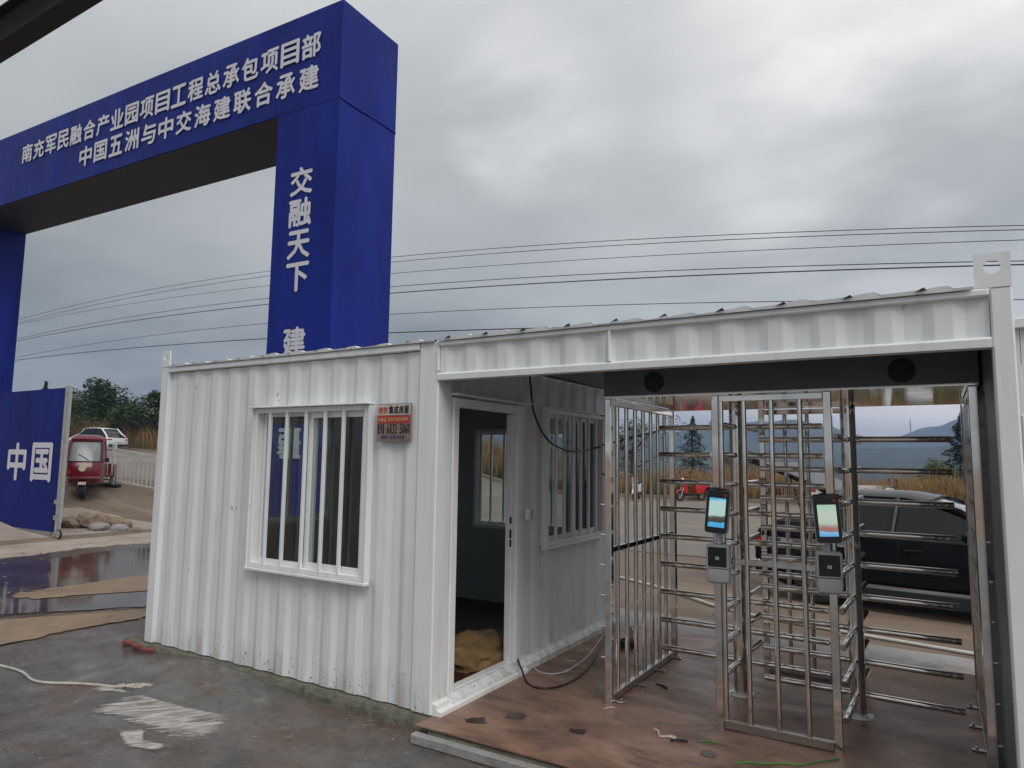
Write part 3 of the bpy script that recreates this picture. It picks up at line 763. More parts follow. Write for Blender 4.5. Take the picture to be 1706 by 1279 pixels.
for x in [.094, .4, .688, 1.007, 1.322, 1.618, 1.938, 2.254, 2.565, 2.879]+[-3.05+.31*k for k in range(10)]:
    if gap0 is None: gap0 = part('rib_end', MB().prism([(-.024, 0), (.016, .020), (.028, .006)], -.037, -.034, 'y'), M['matblack'], gh); o = gap0
    else: o = share(gap0, 'rib_end', gh)
    o.location = (x, .002 if x < 0 else 0, HH+.004); o.scale = (1, 1, 1) if x > 0 else (.5, 1, .5)

# objects on / around the cabin
sg = thing('notice_sticker', 'small red and copper notice with a phone number beside the front window', 'sign', (-.38, 0, 1.80))
part('backing_plate', MB().box(-.535, -.222, -.018, -.002, 1.80, 2.072, .001), M['signgrey'], sg)
part('header_band', MB().box(-.531, -.226, -.0205, -.0182, 1.990, 2.066), M['signwhite'], sg)
part('red_band', MB().box(-.531, -.226, -.0205, -.0182, 1.932, 1.986), M['signred'], sg)
def sgl(items, mat, d=.0225, b=.02): return part('lettering', glyphs(items, d, b), mat, sg)
[sgl([q_], M['printred']) for q_ in row('创悦', -.522, -.430, 2.027, .046, .84)]; sgl(row('集成房屋', -.424, -.234, 2.027, .056, .88), M['printblack'], b=.03)
sgl(row('合格证', -.522, -.440, 1.958, .030, .85), M['printyellow']); sgl(row('出租订制活动岗亭', -.428, -.236, 1.959, .026, .8), M['printyellow'])
sgl(row('191-6132-5060', -.531, -.226, 1.893, .070, .8, {'1': .6, '-': .55}), M['printblack'], .0195, .03)
sgl(row('源头厂家批发价格', -.49, -.27, 1.832, .024, .8), M['printblue'], .0195)
jb = thing('junction_box', 'small white junction box on the side wall between the door and the barred window', 'junction box', (.0, 1.24, 1.19))
part('box', MB().box(.0, .035, 1.20, 1.275, 1.19, 1.28, .004), M['whiteclean'], jb); part('cover', MB().box(.0355, .04, 1.235, 1.27, 1.195, 1.275, .002), M['grey'], jb)
part('wire', MB().tube([(.02, 1.255, 1.19), (.022, 1.26, 1.12), (.02, 1.24, 1.06), (.02, 1.235, 1.02)], .003, 6), M['whitewire'], jb)
def spline(P_, n=8):
    P_ = [Vector(p) for p in P_]; out = []
    for i in range(len(P_)-1):
        a, b, c_, d_ = P_[max(0, i-1)], P_[i], P_[i+1], P_[min(len(P_)-1, i+2)]
        for k in range(n):
            t = k/n; out.append(.5*((2*b)+(c_-a)*t+(2*a-5*b+4*c_-d_)*t*t+(-a+3*b-3*c_+d_)*t**3))
    return out+[P_[-1]]
single('cable', MB().tube(spline([(.05, 1.16, 2.42), (.05, 1.19, 2.3), (.05, 1.26, 2.06), (.05, 1.52, 1.845), (.05, 1.99, 1.761), (.05, 2.45, 1.80), (.3, 2.55, 1.88), (.86, 2.3, 1.98)]), .009, 8), M['black'], 'black cable hanging in a loop from the passage ceiling past the side window', 'cable', smooth=True)
single('cable', MB().tube(spline([(-.5, 1.05, .30), (-.62, .95, .18), (-.5, .8, .07), (-.25, .95, .062), (-.05, 1.12, .112), (.08, 1.02, .085), (.2, .92, .012), (.34, .86, .012), (.44, .96, .012), (.47, 1.2, .012), (.42, 1.55, .012), (.3, 2.0, .012), (.12, 2.6, .012), (.06, 2.9, .03)]), .0075, 8), M['black'], 'black cable snaking out over the door sill onto the brown floor', 'cable', smooth=True)
single('cable', MB().tube(spline([(-.12, 1.3, .11), (.08, 1.25, .012), (.22, 1.2, .010), (.31, 1.32, .010), (.30, 1.69, .010), (.22, 2.09, .010), (.08, 2.6, .012)]), .0045, 8), M['whitewire'], 'thin white wire curving over the floor by the side wall', 'wire', smooth=True)
# sack inside
rnd = random.Random(12); mb = MB(); bmesh.ops.create_icosphere(mb.bm, subdivisions=4, radius=1)
from mathutils import noise as MN
for v in mb.bm.verts:
    q = v.co*2.2; n = MN.noise(q)*.22+MN.noise(q*2.7)*.12+abs(MN.noise(q*6))*.06
    c_ = v.co*(1+n); v.co = Vector((c_.x*.32, c_.y*.42, max(-.02, c_.z)*.19))
mb.xf(Matrix.Translation((-.42, 1.12, .055)))
single('sack', mb, M['tan'], 'crumpled tan sack lying on the dark cabin floor behind the open door', 'sack', smooth=True)

# ------------------------------------------------------------------ turnstile
ts = thing('turnstile', 'full height double turnstile of polished steel bars in the passage', 'turnstile', (2.0, 1.6, 0))
st = M['steel']
def tube_part(name, pts, r, parent=ts, n=14, mat=st): return part(name, MB().tube(pts, r, n), mat, parent, smooth=True)
T = 2.13
hdr = part('header_box', MB().box(.865, 3.135, .84, 2.34, 2.150, 2.40, .005), M['darkbox'], ts)
part('header_base_plate', MB().box(0.87, 3.13, .845, 2.335, 2.136, 2.149), M['steel'], hdr)
for x in (1.247, 2.759):
    rg = part('signal_lamp', MB().cone((x, .8385, 2.237), (x, .828, 2.237), .072, .068, 32), M['black'], hdr, True)
    mb = MB()
    for s_ in (-1, 1):
        for k in range(-4, 5):
            mb.cone((x+k*.0085, .8278, 2.237+s_*k*.0085), (x+k*.0085, .8265, 2.237+s_*k*.0085), .0022, .0022, 6)
    o_ = part('led_cross', mb, M['led'], hdr); o_['kind'] = 'stuff'
# rear lintel under the header
def fence_panel(name, p0, p1, bars, label):
    """vertical bar panel between two square posts; p0,p1 in plan"""
    (x0, y0), (x1, y1) = p0, p1
    hr = .024
    d_ = Vector((x1-x0, y1-y0, 0)); L = d_.length; d_.normalize(); ang = math.atan2(d_.y, d_.x)
    Mx = Matrix.Translation((x0, y0, 0)) @ Matrix.Rotation(ang, 4, 'Z')
    root = part(name, MB().box(-hr, hr, -hr, hr, .0, T, .004).xf(Mx), st, ts, label=label)
    part('post', MB().box(L-hr, L+hr, -hr, hr, .0, T, .004).xf(Mx), st, root)
    for n_, z0, z1, w in (('top_rail', T-.045, T-.005, .018), ('middle_rail', 1.033, 1.073, .012), ('bottom_rail', .012, .062, .02)):
        part(n_, MB().box(hr+.001, L-hr-.001, -w, w, z0, z1, .003).xf(Mx), st if n_ != 'bottom_rail' else M['steeldull'], root)
    for b in bars:
        p = Mx @ Vector((b, 0, 0))
        part('bar', MB().tube([(p.x, p.y, .058), (p.x, p.y, T-.04)], .0168, 12), st, root, smooth=True)
    return root, Mx, L
lp, Mx, L = fence_panel('side_panel', (.895, .87), (.895, 2.28), [y-.87 for y in (1.02, 1.20, 1.38, 1.555, 1.73, 1.90, 2.07)], None)
rp, Mx2, L2 = fence_panel('side_panel', (3.10, .87), (3.10, 2.28), [y-.87 for y in (1.02, 1.20, 1.38, 1.555, 1.73, 1.90, 2.07)], None)
fp, _, _ = fence_panel('front_panel', (1.667, .862), (2.352, .862), (.035, .182, .353, .524), None)
bp, _, _ = fence_panel('rear_panel', (1.667, 2.30), (2.352, 2.30), (.182, .353, .524), None)
for pr in (lp, rp):
    x = .895 if pr is lp else 3.10; sgn = 1 if pr is lp else -1
    for y in (.93, 1.35, 1.78, 2.2):
        m_ = MB().box(x+sgn*.018, x+sgn*.085, y-.02, y+.02, .006, .014, .002); m_.cone((x+sgn*.062, y, .014), (x+sgn*.062, y, .03), .011, .009, 8)
        part('floor_bracket', m_, M['steeldull'], pr)
# comb stubs on the outer side of the side panels
for x, s_, zz, pr in ((.895, -1, .30, lp), (3.10, 1, .2, rp)):
    for k in range(9):
        z = zz+k*.2135
        if z < 2.05:
            for y in (1.6,): part('comb_stub', MB().tube([(x+s_*.02, .905, z), (x+s_*(.075 if s_ < 0 else .045), .905, z)], .011, 8), st, pr, smooth=True)
def rotor(x, y, z0):
    """turning column with crosses of four bars"""
    cl = part('rotor', MB().tube([(x, y, .014), (x, y, 2.135)], .05, 24), st, ts, smooth=True)
    fl = MB().cone((x, y, .004), (x, y, .013), .095, .09, 32); part('base_flange', fl, M['whiteclean'], cl, True)
    for k in range(4):
        a = PI/2*k+PI/4
        part('bolt', MB().cone((x+.075*math.cos(a), y+.075*math.sin(a), .0135), (x+.075*math.cos(a), y+.075*math.sin(a), .024), .009, .009, 6), M['steeldull'], cl)
    base = None
    for lv in range(9):
        z = z0+lv*.2137
        for a in range(4):
            ang = a*PI/2+math.radians(-1.5)
            dx_, dy_ = math.cos(ang), math.sin(ang)
            m_ = MB().tube([(x+dx_*.046, y+dy_*.046, z), (x+dx_*.60, y+dy_*.60, z), (x+dx_*.608, y+dy_*.608, z)], 0, 14, True, [.0212, .0212, .0175])
            part('arm', m_, st, cl, smooth=True)
    return cl
rotor(1.62, 1.60, .241); rotor(2.39, 1.60, .145)

# face recognition terminals
def terminal(x, zc, zr, yaw, tilt, scr, label):
    t = thing('access_terminal', label, 'face scanner', (x, .838, zr-.13), 'face scanners on the turnstile', yaw, True)
    t.location = (x, .80, zr-.13); oz = zr-.13; ORI[t.name] = Vector((0, 0, oz))
    # reader housing: upper part square, lower lip bulging
    m_ = MB().box(-.072, .072, -.045, .033, zr-.035, zr+.115, .006); hs = part('reader_housing', m_, M['grey'], t)
    m_ = MB(); rings = []
    for z, w, dpt in ((zr-.125, .062, .030), (zr-.115, .070, .044), (zr-.07, .074, .052), (zr-.037, .072, .046)):
        rings.append([(w*math.copysign(abs(math.cos(a))**.35, math.cos(a)), -.006+dpt*math.copysign(abs(math.sin(a))**.35, math.sin(a)), z) for a in [2*PI*k/32 for k in range(32)]])
    m_.loft(rings); part('reader_lip', m_, M['grey'], hs, True)
    part('reader_window', MB().box(-.058, .058, -.049, -.0455, zr-.022, zr+.10, .002), M['black'], hs)
    part('reader_mark', MB().box(-.012, .012, -.0505, -.0492, zr+.022, zr+.042), M['grey'], hs)
    part('stem', MB().tube([(0, .0, zr+.113), (0, 0, zc-.12)], .0165, 16), M['grey'], t, True)
    R_ = Matrix.Translation((0, 0, zc)) @ Matrix.Rotation(tilt, 4, 'Y') @ Matrix.Rotation(math.radians(-6), 4, 'X')
    def rb(x0, x1, y0, y1, z0, z1, b=0): return MB().box(x0, x1, y0, y1, z0, z1, b).xf(R_)
    m_ = MB(); out = []
    for k in range(40):
        a = 2*PI*k/40; out.append((.073*math.copysign(abs(math.cos(a))**.22, math.cos(a)), .138*math.copysign(abs(math.sin(a))**.16, math.sin(a))))
    m_.prism(out, -.030, .006, 'y').xf(R_); bd = part('body', m_, M['grey'], t, True)
    m_ = MB(); m_.prism([(a*.96, b*.98) for a, b in out], -.0325, -.0302, 'y').xf(R_); part('bezel', m_, M['black'], bd)
    part('screen', rb(-.052, .052, -.0345, -.0328, -.098, .088), scr, bd)
    vz = MB(); vz.prism([(-.082, .128), (-.066, .150), (.066, .150), (.082, .128), (.078, .124), (.064, .144), (-.064, .144), (-.078, .124)], -.062, .008, 'y').xf(R_)
    part('sun_visor', vz, M['black'], bd)
    m_ = MB()
    for k in (-.034, -.012, .012): m_.cone((k, -.0328, .106), (k, -.0345, .106), .005, .005, 12)
    m_.xf(R_); part('camera_lens', m_, M['glassdark'], bd)
    part('indicator', MB().cone((.045, -.0328, .110), (.045, -.036, .110), .010, .010, 16).xf(R_), M['orange'], bd)
    return t
terminal(1.688, 1.365, 1.045, math.radians(2), math.radians(4), M['screenA'], 'face scanner on the left post of the turnstile front panel, screen showing a dark skyline')
terminal(2.335, 1.352, 1.050, math.radians(14), math.radians(-3), M['screenB'], 'face scanner on the right post of the turnstile front panel, screen showing reddish ground')

# litter on the floor
rnd = random.Random(5)
def strip(x, y, L, w, a, mat, label, cat, grp=None, bend=.02, r=.003, name=None, z=.0075):
    d_ = Vector((math.cos(a), math.sin(a), 0)); n_ = Vector((-d_.y, d_.x, 0)); p = Vector((x, y, z))
    pts = spline([p-d_*L/2, p-d_*L/6+n_*bend, p+d_*L/6+Vector((0, 0, .004)), p+d_*L/2-n_*bend*.6], 5)
    return single(name or cat.replace(' ', '_'), MB().tube(pts, r, 6), mat, label, cat, grp, smooth=True)
strip(1.35, .565, .10, 0, -.9, M['whitewire'], 'small white scrap of trunking left of the front panel', 'scrap', 'white scraps', .01, .006)
strip(1.43, .52, .09, 0, .3, M['whitewire'], 'white scrap lying beside the black strip of tape', 'scrap', 'white scraps', .01, .005)
strip(1.455, .545, .05, 0, -.2, M['whitewire'], 'tiny white scrap between larger ones in front of the turnstile', 'scrap', 'white scraps', .006, .004)
strip(1.51, .50, .10, 0, .5, M['matblack'], 'short black strip of tape beside white scraps on the floor', 'tape strip', None, .01, .009)
strip(1.08, 1.42, .11, 0, -.4, M['matblack'], 'short black strip on the floor inside the left lane', 'tape strip', None, .008, .008)
strip(1.66, .585, .11, 0, 0.35, M['greenwire'], 'short green wire offcut on the brown floor', 'wire', 'green wire offcuts', .008, .004)
single('wire', MB().tube(spline([(1.86, .36, .008), (1.93, .43, .009), (2.02, .46, .01), (2.10, .52, .009), (2.18, .55, .009), (2.28, .66, .012), (2.36, .76, .009)]), .0045, 6), M['greenwire'], 'long green wire curling along the floor in front of the turnstile', 'wire', 'green wire offcuts', smooth=True)
strip(2.02, .60, .12, 0, 1.1, M['tan'], 'brown straw crossing the green wire', 'straw', None, .01, .003)
for i, (x, y, a, lab) in enumerate(((.22, 1.62, .4, 'white wire clipping on the floor under the side window'), (.33, 1.33, 1.6, 'white wire clipping inside the loop of black cable'), (.16, 1.95, .8, 'white wire clipping close to the base rail'), (.93, .78, .9, 'white wire clipping beside the foot of the left side panel'), (2.22, .97, -.5, 'white wire clipping behind the front panel'))):
    strip(x, y, .08, 0, a, M['whitewire'], lab, 'wire clipping', 'white wire clippings', .008, .0035)
m_ = MB(); R0, R1 = .075, .045
ring = lambda r, z: [(.44+r*math.cos(2*PI*k/28), 2.30+r*math.sin(2*PI*k/28), z) for k in range(28)]
m_.loft([ring(R1, .006), ring(R0, .006), ring(R0, .066), ring(R1, .066), ring(R1, .006)], True, False)
single('tape_roll', m_, M['matblack'], 'dark roll of tape standing on the floor behind the left side panel', 'tape roll', smooth=True)
m_ = MB().cone((.38, 2.55, .006), (.38, 2.55, .10), .03, .028, 20); m_.cone((.38, 2.55, .10), (.38, 2.55, .13), .014, .014, 12)
single('bottle', m_, M['grey'], 'small pale bottle behind the tape roll near the rear post', 'bottle', smooth=True)
# stains, dark wet prints
for i, (x, y, r, nm) in enumerate(((.30, .10, .055, 'wet_stain'), (.47, .31, .06, 'wet_stain'), (.93, .30, .04, 'wet_stain'), (1.70, .42, .045, 'wet_stain'))):
    pts = [(x+r*(.7+random.Random(i*9+k).random()*.8)*math.cos(k*.7)*1.2, y+r*(.7+random.Random(i*9+k).random()*.8)*math.sin(k*.7)) for k in range(9)]
    soft_patch(nm, pts, .1065, M['damp'], .006, 4, i)

# plaster smear and string in front of the cabin
sm = [(-2.16, -1.06), (-2.26, -.86), (-2.22, -.58), (-2.04, -.32), (-1.80, -.30), (-1.58, -.36), (-1.40, -.46), (-1.22, -.62), (-1.06, -.88), (-1.28, -1.0), (-1.64, -1.0), (-1.95, -.98)]
soft_patch('plaster_smear', sm, .014, M['smear'], .014, 6, 21, (.72, .4))
soft_patch('plaster_smear', [(-1.55, -1.0), (-1.4, -1.1), (-1.2, -1.06), (-1.15, -1.16), (-1.42, -1.22), (-1.7, -1.1)], .013, M['smear'], .012, 5, 22, (.65, .35))
soft_patch('plaster_smear', [(-2.75, -.76), (-2.5, -.6), (-2.4, -.42), (-2.3, -.5), (-2.35, -.7), (-2.55, -.8)], .013, M['smear'], .012, 5, 23, (.65, .35))
soft_patch('plaster_smear', [(-4.2, -2.4), (-3.4, -2.2), (-2.7, -2.5), (-3.2, -2.9), (-4.1, -2.9)], .013, M['smear'], .012, 5, 24, (.65, .35))
single('string', MB().tube(spline([(-4.4, -1.0, -.082), (-3.83, -.9, -.082), (-3.5, -.88, -.082), (-3.21, -.93, -.082), (-3.04, -.9, -.082), (-2.86, -.80, -.082), (-2.68, -.72, -.082), (-2.48, -.66, -.082)]), .0105, 8), M['dirtywhite'], 'thick white plastic string lying on the wet concrete at the left', 'string', smooth=True)
pts = [(-2.48+.03*math.cos(k*1.9)+k*.008, -.66+.05*math.sin(k*2.3)+k*.007, -.08+.012*abs(math.sin(k))) for k in range(26)]
single('string', MB().tube(spline(pts, 4), .006, 6), M['dirtywhite'], 'frayed knot of white string at the end of the thick one', 'string', smooth=True)
single('string', MB().tube(spline([(-2.53, -.62, -.084), (-2.50, -.35, -.084), (-2.46, -.17, -.084), (-2.41, .0, -.084)]), .005, 6), M['dirtywhite'], 'thin pale string running from the knot to the cabin foundation', 'string', smooth=True)
pts = [(-2.05+.05*math.cos(k*2.1)+k*.007, -.15+.02*math.sin(k*2.7), -.08+.01*abs(math.sin(k*1.3))) for k in range(16)]
single('plastic_scrap', MB().tube(spline(pts, 4), .006, 6), M['dirtywhite'], 'crumpled white plastic scrap against the cabin foundation', 'scrap', smooth=True)
single('wire', MB().tube(spline([(.55, -1.0, -.085), (.62, -.8, -.06), (.72, -.86, -.08), (.80, -.68, -.07), (.92, -.74, -.085), (.98, -.62, -.085)]), .0022, 6), M['tan'], 'fine copper wire squiggle on the wet concrete near the floor edge', 'wire', smooth=True)
def debris(n, x0, x1, y0, y1, z, seed, s0, s1, mat, label, name):
    rnd = random.Random(seed); m_ = MB()
    for i in range(n):
        x, y = rnd.uniform(x0, x1), rnd.uniform(y0, y1); s_ = rnd.uniform(s0, s1)
        r = bmesh.ops.create_icosphere(m_.bm, subdivisions=1, radius=s_)
        Mx_ = Matrix.Translation((x, y, z(x, y)+s_*.15)) @ Matrix.Rotation(rnd.random()*6, 4, 'Z') @ Matrix.Diagonal((1, rnd.uniform(.4, .9), rnd.uniform(.2, .5), 1))
        for v in r['verts']: v.co = v.co*rnd.uniform(.75, 1.2)
        bmesh.ops.transform(m_.bm, matrix=Mx_, verts=r['verts'])
    o = single(name, m_, mat, label, None, kind='stuff'); return o
debris(700, -4.4, 2.5, -2.6, -.15, lambda x, y: GZ+.01, 31, .002, .009, M['apron'], 'small pale grit scattered on the wet concrete', 'grit')
debris(420, -16, -3.8, -1.5, 9, lambda x, y: H(x, y)+.01, 32, .008, .03, M['rubble'], 'muddy gravel scattered left of the cabin', 'gravel')
debris(90, .2, 3.0, -.1, 3.0, lambda x, y: .004, 33, .002, .006, M['apron'], 'fine grit on the passage floor', 'grit')

# ------------------------------------------------------------------ entrance arch
AX, AY, AW = -5.305, 4.0, .043
ar = thing('entrance_arch', 'tall blue cloth-covered entrance arch with white Chinese lettering', 'arch', (AX, AY, 0), None, AW, True)
PW, OP, AD, HA, HS = 1.44, 11.38, 1.46, 9.38, 7.64
def cloth_box(x0, x1, y0, y1, z0, z1, nx, ny, nz, amp=.012, seed=0):
    m_ = MB()
    def face(o, u, v, nu, nv):
        o, u, v = Vector(o), Vector(u), Vector(v); nrm = u.cross(v).normalized()
        gr = []
        for j in range(nv+1):
            rw = []
            for i in range(nu+1):
                p = o+u*(i/nu)+v*(j/nv)
                e = min(i, nu-i, j, nv-j)
                a = amp if e > 0 else 0
                p = p+nrm*(MN.noise(Vector((p.x*1.3, p.y*1.3, p.z*.7+seed)))*a*1.6+MN.noise(Vector((p.x*4, p.y*4, p.z*1.2+seed)))*a*.4)
                rw.append(m_.bm.verts.new(p))
            gr.append(rw)
        for j in range(nv):
            for i in range(nu): m_.bm.faces.new((gr[j][i], gr[j][i+1], gr[j+1][i+1], gr[j+1][i]))
    X, Y, Z = x1-x0, y1-y0, z1-z0
    face((x0, y0, z0), (X, 0, 0), (0, 0, Z), nx, nz); face((x1, y0, z0), (0, Y, 0), (0, 0, Z), ny, nz)
    face((x1, y1, z0), (-X, 0, 0), (0, 0, Z), nx, nz); face((x0, y1, z0), (0, -Y, 0), (0, 0, Z), ny, nz)
    face((x0, y0, z1), (X, 0, 0), (0, Y, 0), nx, ny)
    bmesh.ops.remove_doubles(m_.bm, verts=m_.bm.verts[:], dist=.001)
    return m_
part('pillar', cloth_box(-PW, 0, 0, AD, -.4, HS-.003, 10, 10, 44, .008), M['blue'], ar, True)
part('pillar', cloth_box(-PW*2-OP, -PW-OP, 0, AD, -.1, HS-.003, 10, 10, 44, .008, 5), M['blue'], ar, True)
part('lintel', cloth_box(-PW*2-OP-.004, .004, -.004, AD+.004, HS, HA, 60, 10, 12, .008, 9), M['blue'], ar, True)
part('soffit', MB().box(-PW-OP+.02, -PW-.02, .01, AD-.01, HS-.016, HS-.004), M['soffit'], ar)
part('seam_fold', MB().tube(spline([(.006, .0, HS+.0), (.012, AD*.3, HS-.012), (.008, AD*.6, HS+.006), (.012, AD, HS-.004)], 5), .012, 6), M['blue'], ar, True)
part('corner_strip', MB().tube([(.012, -.012, HS+.02), (.012, -.012, HA+.04)], .012, 8), M['blue'], ar, True)
part('lettering', glyphs(row('南充军民融合产业园项目工程总承包项目部', -10.15, -.43, 8.74, .43, .84), .026), M['letter'], ar)
part('lettering', glyphs(row('中国五洲与中交海建联合承建', -7.68, -.43, 8.15, .43, .80), .026), M['letter'], ar)
col = [('交', 6.33), ('融', 5.78), ('天', 5.22), ('下', 4.66), ('建', 3.56), ('者', 3.0), ('无', 2.44), ('疆', 1.88)]
part('lettering', glyphs([(c_, -.785, z, .50, .47) for c_, z in col], .0125), M['letter'], ar)

# gate leaf
gl = thing('gate_leaf', 'blue sheet gate leaf on a castor, lettered in white, standing inside the arch', 'gate', (-12.4, 3.6, .0))
part('sheet_panel', cloth_box(-18.0, -12.56, 3.575, 3.60, .05, 3.03, 40, 1, 20, .003, 3), M['bluepanel'], gl, True)
for c__ in (('中', -14.40, 1.47, .80, .78), ('国', -13.30, 1.47, .82, .78)): part('character', glyphs([c__], .010).xf(Matrix.Translation((0, 3.575, 0))), M['letter'], gl)
part('frame_post', MB().box(-12.555, -12.50, 3.57, 3.63, .04, 3.06, .005), M['galv'], gl)
part('frame_post', MB().box(-12.44, -12.38, 3.57, 3.63, .25, 3.06, .005), M['galv'], gl)
for z in (.4, 1.1, 2.0, 2.9): part('frame_bracket', MB().box(-12.50, -12.44, 3.58, 3.62, z, z+.05), M['galv'], gl)
part('frame_rail', MB().box(-18.0, -12.555, 3.60, 3.63, .12, .17), M['galv'], gl)
for z in (.30, .62): part('hinge_tab', MB().box(-12.64, -12.56, 3.565, 3.574, z, z+.09), M['galv'], gl)
part('castor_fork', MB().box(-12.435, -12.385, 3.585, 3.615, .10, .26, .004), M['galv'], gl)
cw = part('castor_wheel', MB().tube([(-12.41, 3.575, .02), (-12.41, 3.625, .02)], .075, 24), M['galv'], gl, True)
part('tyre', MB().loft([[(-12.41+r*math.cos(2*PI*k/28), y, .02+r*math.sin(2*PI*k/28)) for k in range(28)] for r, y in ((.076, 3.58), (.098, 3.585), (.098, 3.615), (.076, 3.62))], True, False), M['matblack'], cw, True)
part('drop_bolt', MB().tube([(-12.62, 3.57, .55), (-12.64, 3.56, -.02)], .008, 6), M['matblack'], gl)

# dark canopy beam overhead at the upper left
cb = thing('canopy_beam', 'dark steel roof beam crossing the upper left corner overhead', 'beam', (-4.0, -1.0, 5.4))
part('web', MB().box(-9, 1.2, -1.02, -.98, 5.57, 5.92), M['rusty'], cb); part('flange', MB().box(-9, 1.2, -1.09, -.91, 5.553, 5.572), M['rusty'], cb); part('flange', MB().box(-9, 1.2, -1.09, -.91, 5.918, 5.935), M['rusty'], cb)
part('roof_edge', MB().box(-9, 1.2, -1.6, -1.3, 6.3, 6.4), M['rusty'], cb)

# ------------------------------------------------------------------ road guard rail (fence)
fd = Vector((math.cos(.50), math.sin(.50)))
P0 = Vector((-18.0, 7.65))
pk_m = None
def fence_span(k):
    """one three metre section of white road railing: top and bottom rails, pickets, a post with a round base"""
    global pk_m
    a = P0+fd*(3.05*k); za, zb = H(*a), H(*(a+fd*3.05))
    t = thing('guard_railing', ['white road railing section whose post with a round base stands beside the red tricycle', 'white road railing section running in behind the cabin', 'white road railing section behind the gate leaf'][(0, 1, 2)[k if k >= 0 else 2] if k < 2 else 1], 'railing', (a.x, a.y, za), 'white railing sections along the road', .50, True)
    ps = part('post', MB().box(-.045, .045, -.045, .045, .02, 1.20, .006), M['fence'], t)
    part('post_cap', MB().box(-.055, .055, -.055, .055, 1.2, 1.235, .01), M['fence'], ps)
    part('base', MB().cone((0, 0, 0), (0, 0, .05), .26, .20, 24), M['matblack'], t, True)
    sl = (zb-za)/3.05
    Ms = Matrix(((1, 0, 0, 0), (0, 1, 0, 0), (sl, 0, 1, 0), (0, 0, 0, 1)))
    for z0, z1 in ((1.07, 1.12), (.90, .925), (.15, .19)): part('rail', MB().box(.046, 3.0, -.02, .02, z0, z1).xf(Ms), M['fence'], t)
    for i in range(22):
        x = .13+i*.1305
        if pk_m is None: pk_m = part('picket', MB().box(-.012, .012, -.01, .01, .19, 1.07), M['fence'], t); o = pk_m
        else: o = pk_m.copy(); C.objects.link(o); o.name = 'picket'; o.parent = t
        o.location = (x, 0, sl*x)
for k in (-1, 0, 1): fence_span(k)

# ------------------------------------------------------------------ vehicles
def wheel(parent, x, y, r, w, side):
    m_ = MB(); n = 28
    pr = [(r*.66, -w/2), (r*.94, -w/2), (r, -w*.32), (r, w*.32), (r*.94, w/2), (r*.66, w/2)]
    m_.loft([[(x+q*math.cos(2*PI*k/n), y+v, r+q*math.sin(2*PI*k/n)) for k in range(n)] for q, v in pr+[pr[0]]], True, False)
    wh = part('wheel', m_, M['matblack'], parent, True)
    m_ = MB(); yo = y+side*w*.30
    m_.tube([(x, y-w*.2, r), (x, yo-side*.02, r)], r*.64, 24)
    for k in range(5):
        a = 2*PI*k/5
        Mx_ = Matrix.Translation((x, yo, r)) @ Matrix.Rotation(a, 4, 'Y')
        m_.box(-r*.07, r*.07, -.02, .02, 0, r*.62, .005, Mx_)
    part('rim', m_, M['rim'], wh)
    return wh
def arc(cx, cz, r, a0, a1, n): return [(cx+r*math.cos(a0+(a1-a0)*k/n), cz+r*math.sin(a0+(a1-a0)*k/n)) for k in range(n+1)]
